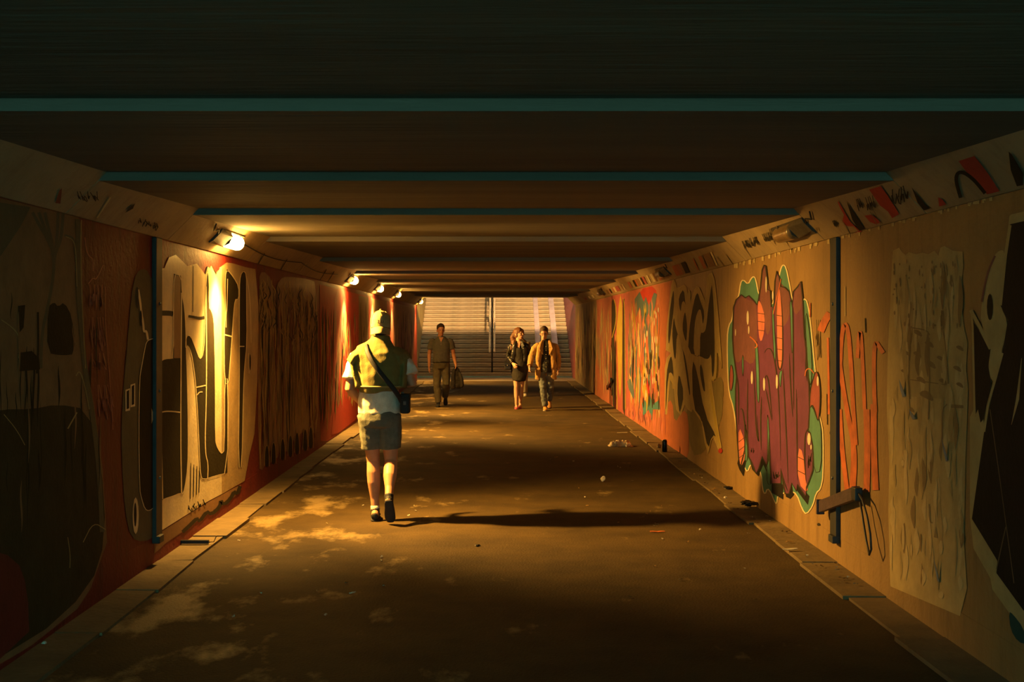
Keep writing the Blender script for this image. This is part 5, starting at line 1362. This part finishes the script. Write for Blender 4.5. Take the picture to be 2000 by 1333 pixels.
# open coat: back shell, two front panels, sleeves, collar
V, Fc = [], []
torso_tubes(V, Fc, 1, [(.61, .200, .115, 0, -.055), (.75, .196, .115, 0, -.05), (.95, .186, .115, 0, -.04), (1.12, .186, .118, 0, -.035), (1.24, .198, .112, 0, -.028), (1.30, .165, .092, 0, -.024), (1.345, .085, .075, 0, -.02)])
for s in (-1, 1):
    tube(V, Fc, [(s * .150, .055, .605), (s * .150, .07, .78), (s * .140, .085, .97), (s * .132, .09, 1.12), (s * .115, .085, 1.23), (s * .085, .06, 1.32), (s * .065, .01, 1.365)], [(.062, .045), (.060, .05), (.056, .05), (.056, .045), (.054, .04), (.03, .03), (.022, .022)], n=14, cap=.15)
for a, e, w_ in ((LS, LE, LW_), (RS, RE, RW_)):
    sleeve(V, Fc, a, e, w_, (.3, .7, 1.0, 1.5, 1.95), (.066, .062, .060, .057, .054))
ct = fuse('coat', V, Fc, TAN, p4, .007, 3, .010, 10, 5, (1, 1, .9))
for s in (-1, 1):
    V = [(s * .060, .128, 1.08), (s * .125, .132, 1.20), (s * .10, .108, 1.29), (s * .068, .07, 1.375), (s * .040, .06, 1.37)]
    V += [(x, y + .012, z + .002) for x, y, z in V]
    mesh('lapel', V, [(0, 1, 2, 3, 4), (9, 8, 7, 6, 5)] + [(i, i + 5, (i + 1) % 5 + 5, (i + 1) % 5) for i in range(5)], TAN, ct)
    V = [(s * .12, .128, .80), (s * .19, .10, .80), (s * .19, .10, .84), (s * .12, .128, .84)]
    V += [(x, y + .010, z) for x, y, z in V]
    mesh('pocket_flap', V, [(0, 1, 2, 3), (7, 6, 5, 4)] + [(i, i + 4, (i + 1) % 4 + 4, (i + 1) % 4) for i in range(4)], TAN, ct)
shoe(p4, LA, (.015, -.03, 0), (.018, .25, 0), M_tans, M_solew)
shoe(p4, RA, (-.075, -.34, .16), (-.080, -.20, .012), M_tans, M_soleb, up=(0, 1, .4))

# ================= person mostly hidden behind the woman =================
p5 = tag(empty('person', (.58, 29.9, 0), math.pi), 'person in pale trousers and white shoes, mostly hidden behind the woman', 'person')
PALE, BEI = cloth('pale_trouser', (.50, .42, .30)), cloth('beige_top', (.34, .27, .18))
LH, LK, LA = (.075, 0, .80), (.075, .05, .44), (.06, -.20, .14); RH, RK, RA = (-.075, 0, .80), (-.085, .05, .44), (-.092, .04, .08)
LS, LE, LW_ = (.155, 0, 1.27), (.175, -.02, 1.02), (.15, .10, .82); RS, RE, RW_ = (-.155, 0, 1.27), (-.175, -.02, 1.02), (-.15, .10, .82)
V, Fc = [], []
torso_tubes(V, Fc, 1, [(.74, .14, .105), (.84, .155, .115), (.97, .135, .10), (1.09, .14, .105), (1.20, .15, .11), (1.27, .14, .09), (1.32, .085, .065), (1.36, .055, .052)])
leg_tubes(V, Fc, LH, LK, LA, .9); leg_tubes(V, Fc, RH, RK, RA, .9); arm_tubes(V, Fc, LS, LE, LW_, .9); arm_tubes(V, Fc, RS, RE, RW_, .9)
hand_tubes(V, Fc, LW_, (0, .2, -1), (-1, 0, 0), (0, 1, 0), .4, .9); hand_tubes(V, Fc, RW_, (0, .2, -1), (1, 0, 0), (0, 1, 0), .4, .9)
HM = head_frame(Vector((0, .01, 1.365)))
head_tubes(V, Fc, HM, .95)
fuse('body', V, Fc, SKIN, p5, .007, 3); face_parts(p5, HM, .95)
V, Fc = [], []
tube(V, Fc, [(0, -.030, .06), (0, -.026, .12), (0, -.016, .16), (0, -.012, .19), (0, -.012, .216)], [(.062, .070), (.074, .080), (.074, .088), (.062, .078), (.028, .038)], n=18, M=HM)
fuse('hair', V, Fc, MATS['hair_brown'], p5, .007, 1)
V, Fc = [], []
torso_tubes(V, Fc, 1, [(.80, .165, .125), (.92, .158, .12), (1.08, .158, .12), (1.20, .165, .12), (1.29, .13, .09), (1.335, .075, .07)])
for a, e, w_ in ((LS, LE, LW_), (RS, RE, RW_)): tube(V, Fc, [a, seg(a, e, .5), e, seg(e, w_, .9)], [.064, .058, .054, .046], n=12, cap=.1)
fuse('sweater', V, Fc, BEI, p5, .008, 3, .007, 9, 2)
V, Fc = [], []
torso_tubes(V, Fc, 1, [(.72, .145, .12), (.80, .160, .125), (.88, .155, .12)])
for h, kn, an in ((LH, LK, LA), (RH, RK, RA)): tube(V, Fc, [h, seg(h, kn, .4), kn, seg(kn, an, .5), seg(kn, an, .97)], [.088, .080, .072, .068, .066], n=14, cap=.03)
fuse('trousers', V, Fc, PALE, p5, .008, 3, .008, 9, 6)
M_wsh = mat('white_shoe', (.72, .68, .6), .5)
shoe(p5, RA, (-.092, -.04, 0), (-.096, .22, 0), M_wsh, M_solew, .95); shoe(p5, LA, (.06, -.27, .12), (.062, -.13, .012), M_wsh, M_solew, .95, up=(0, 1, .4))
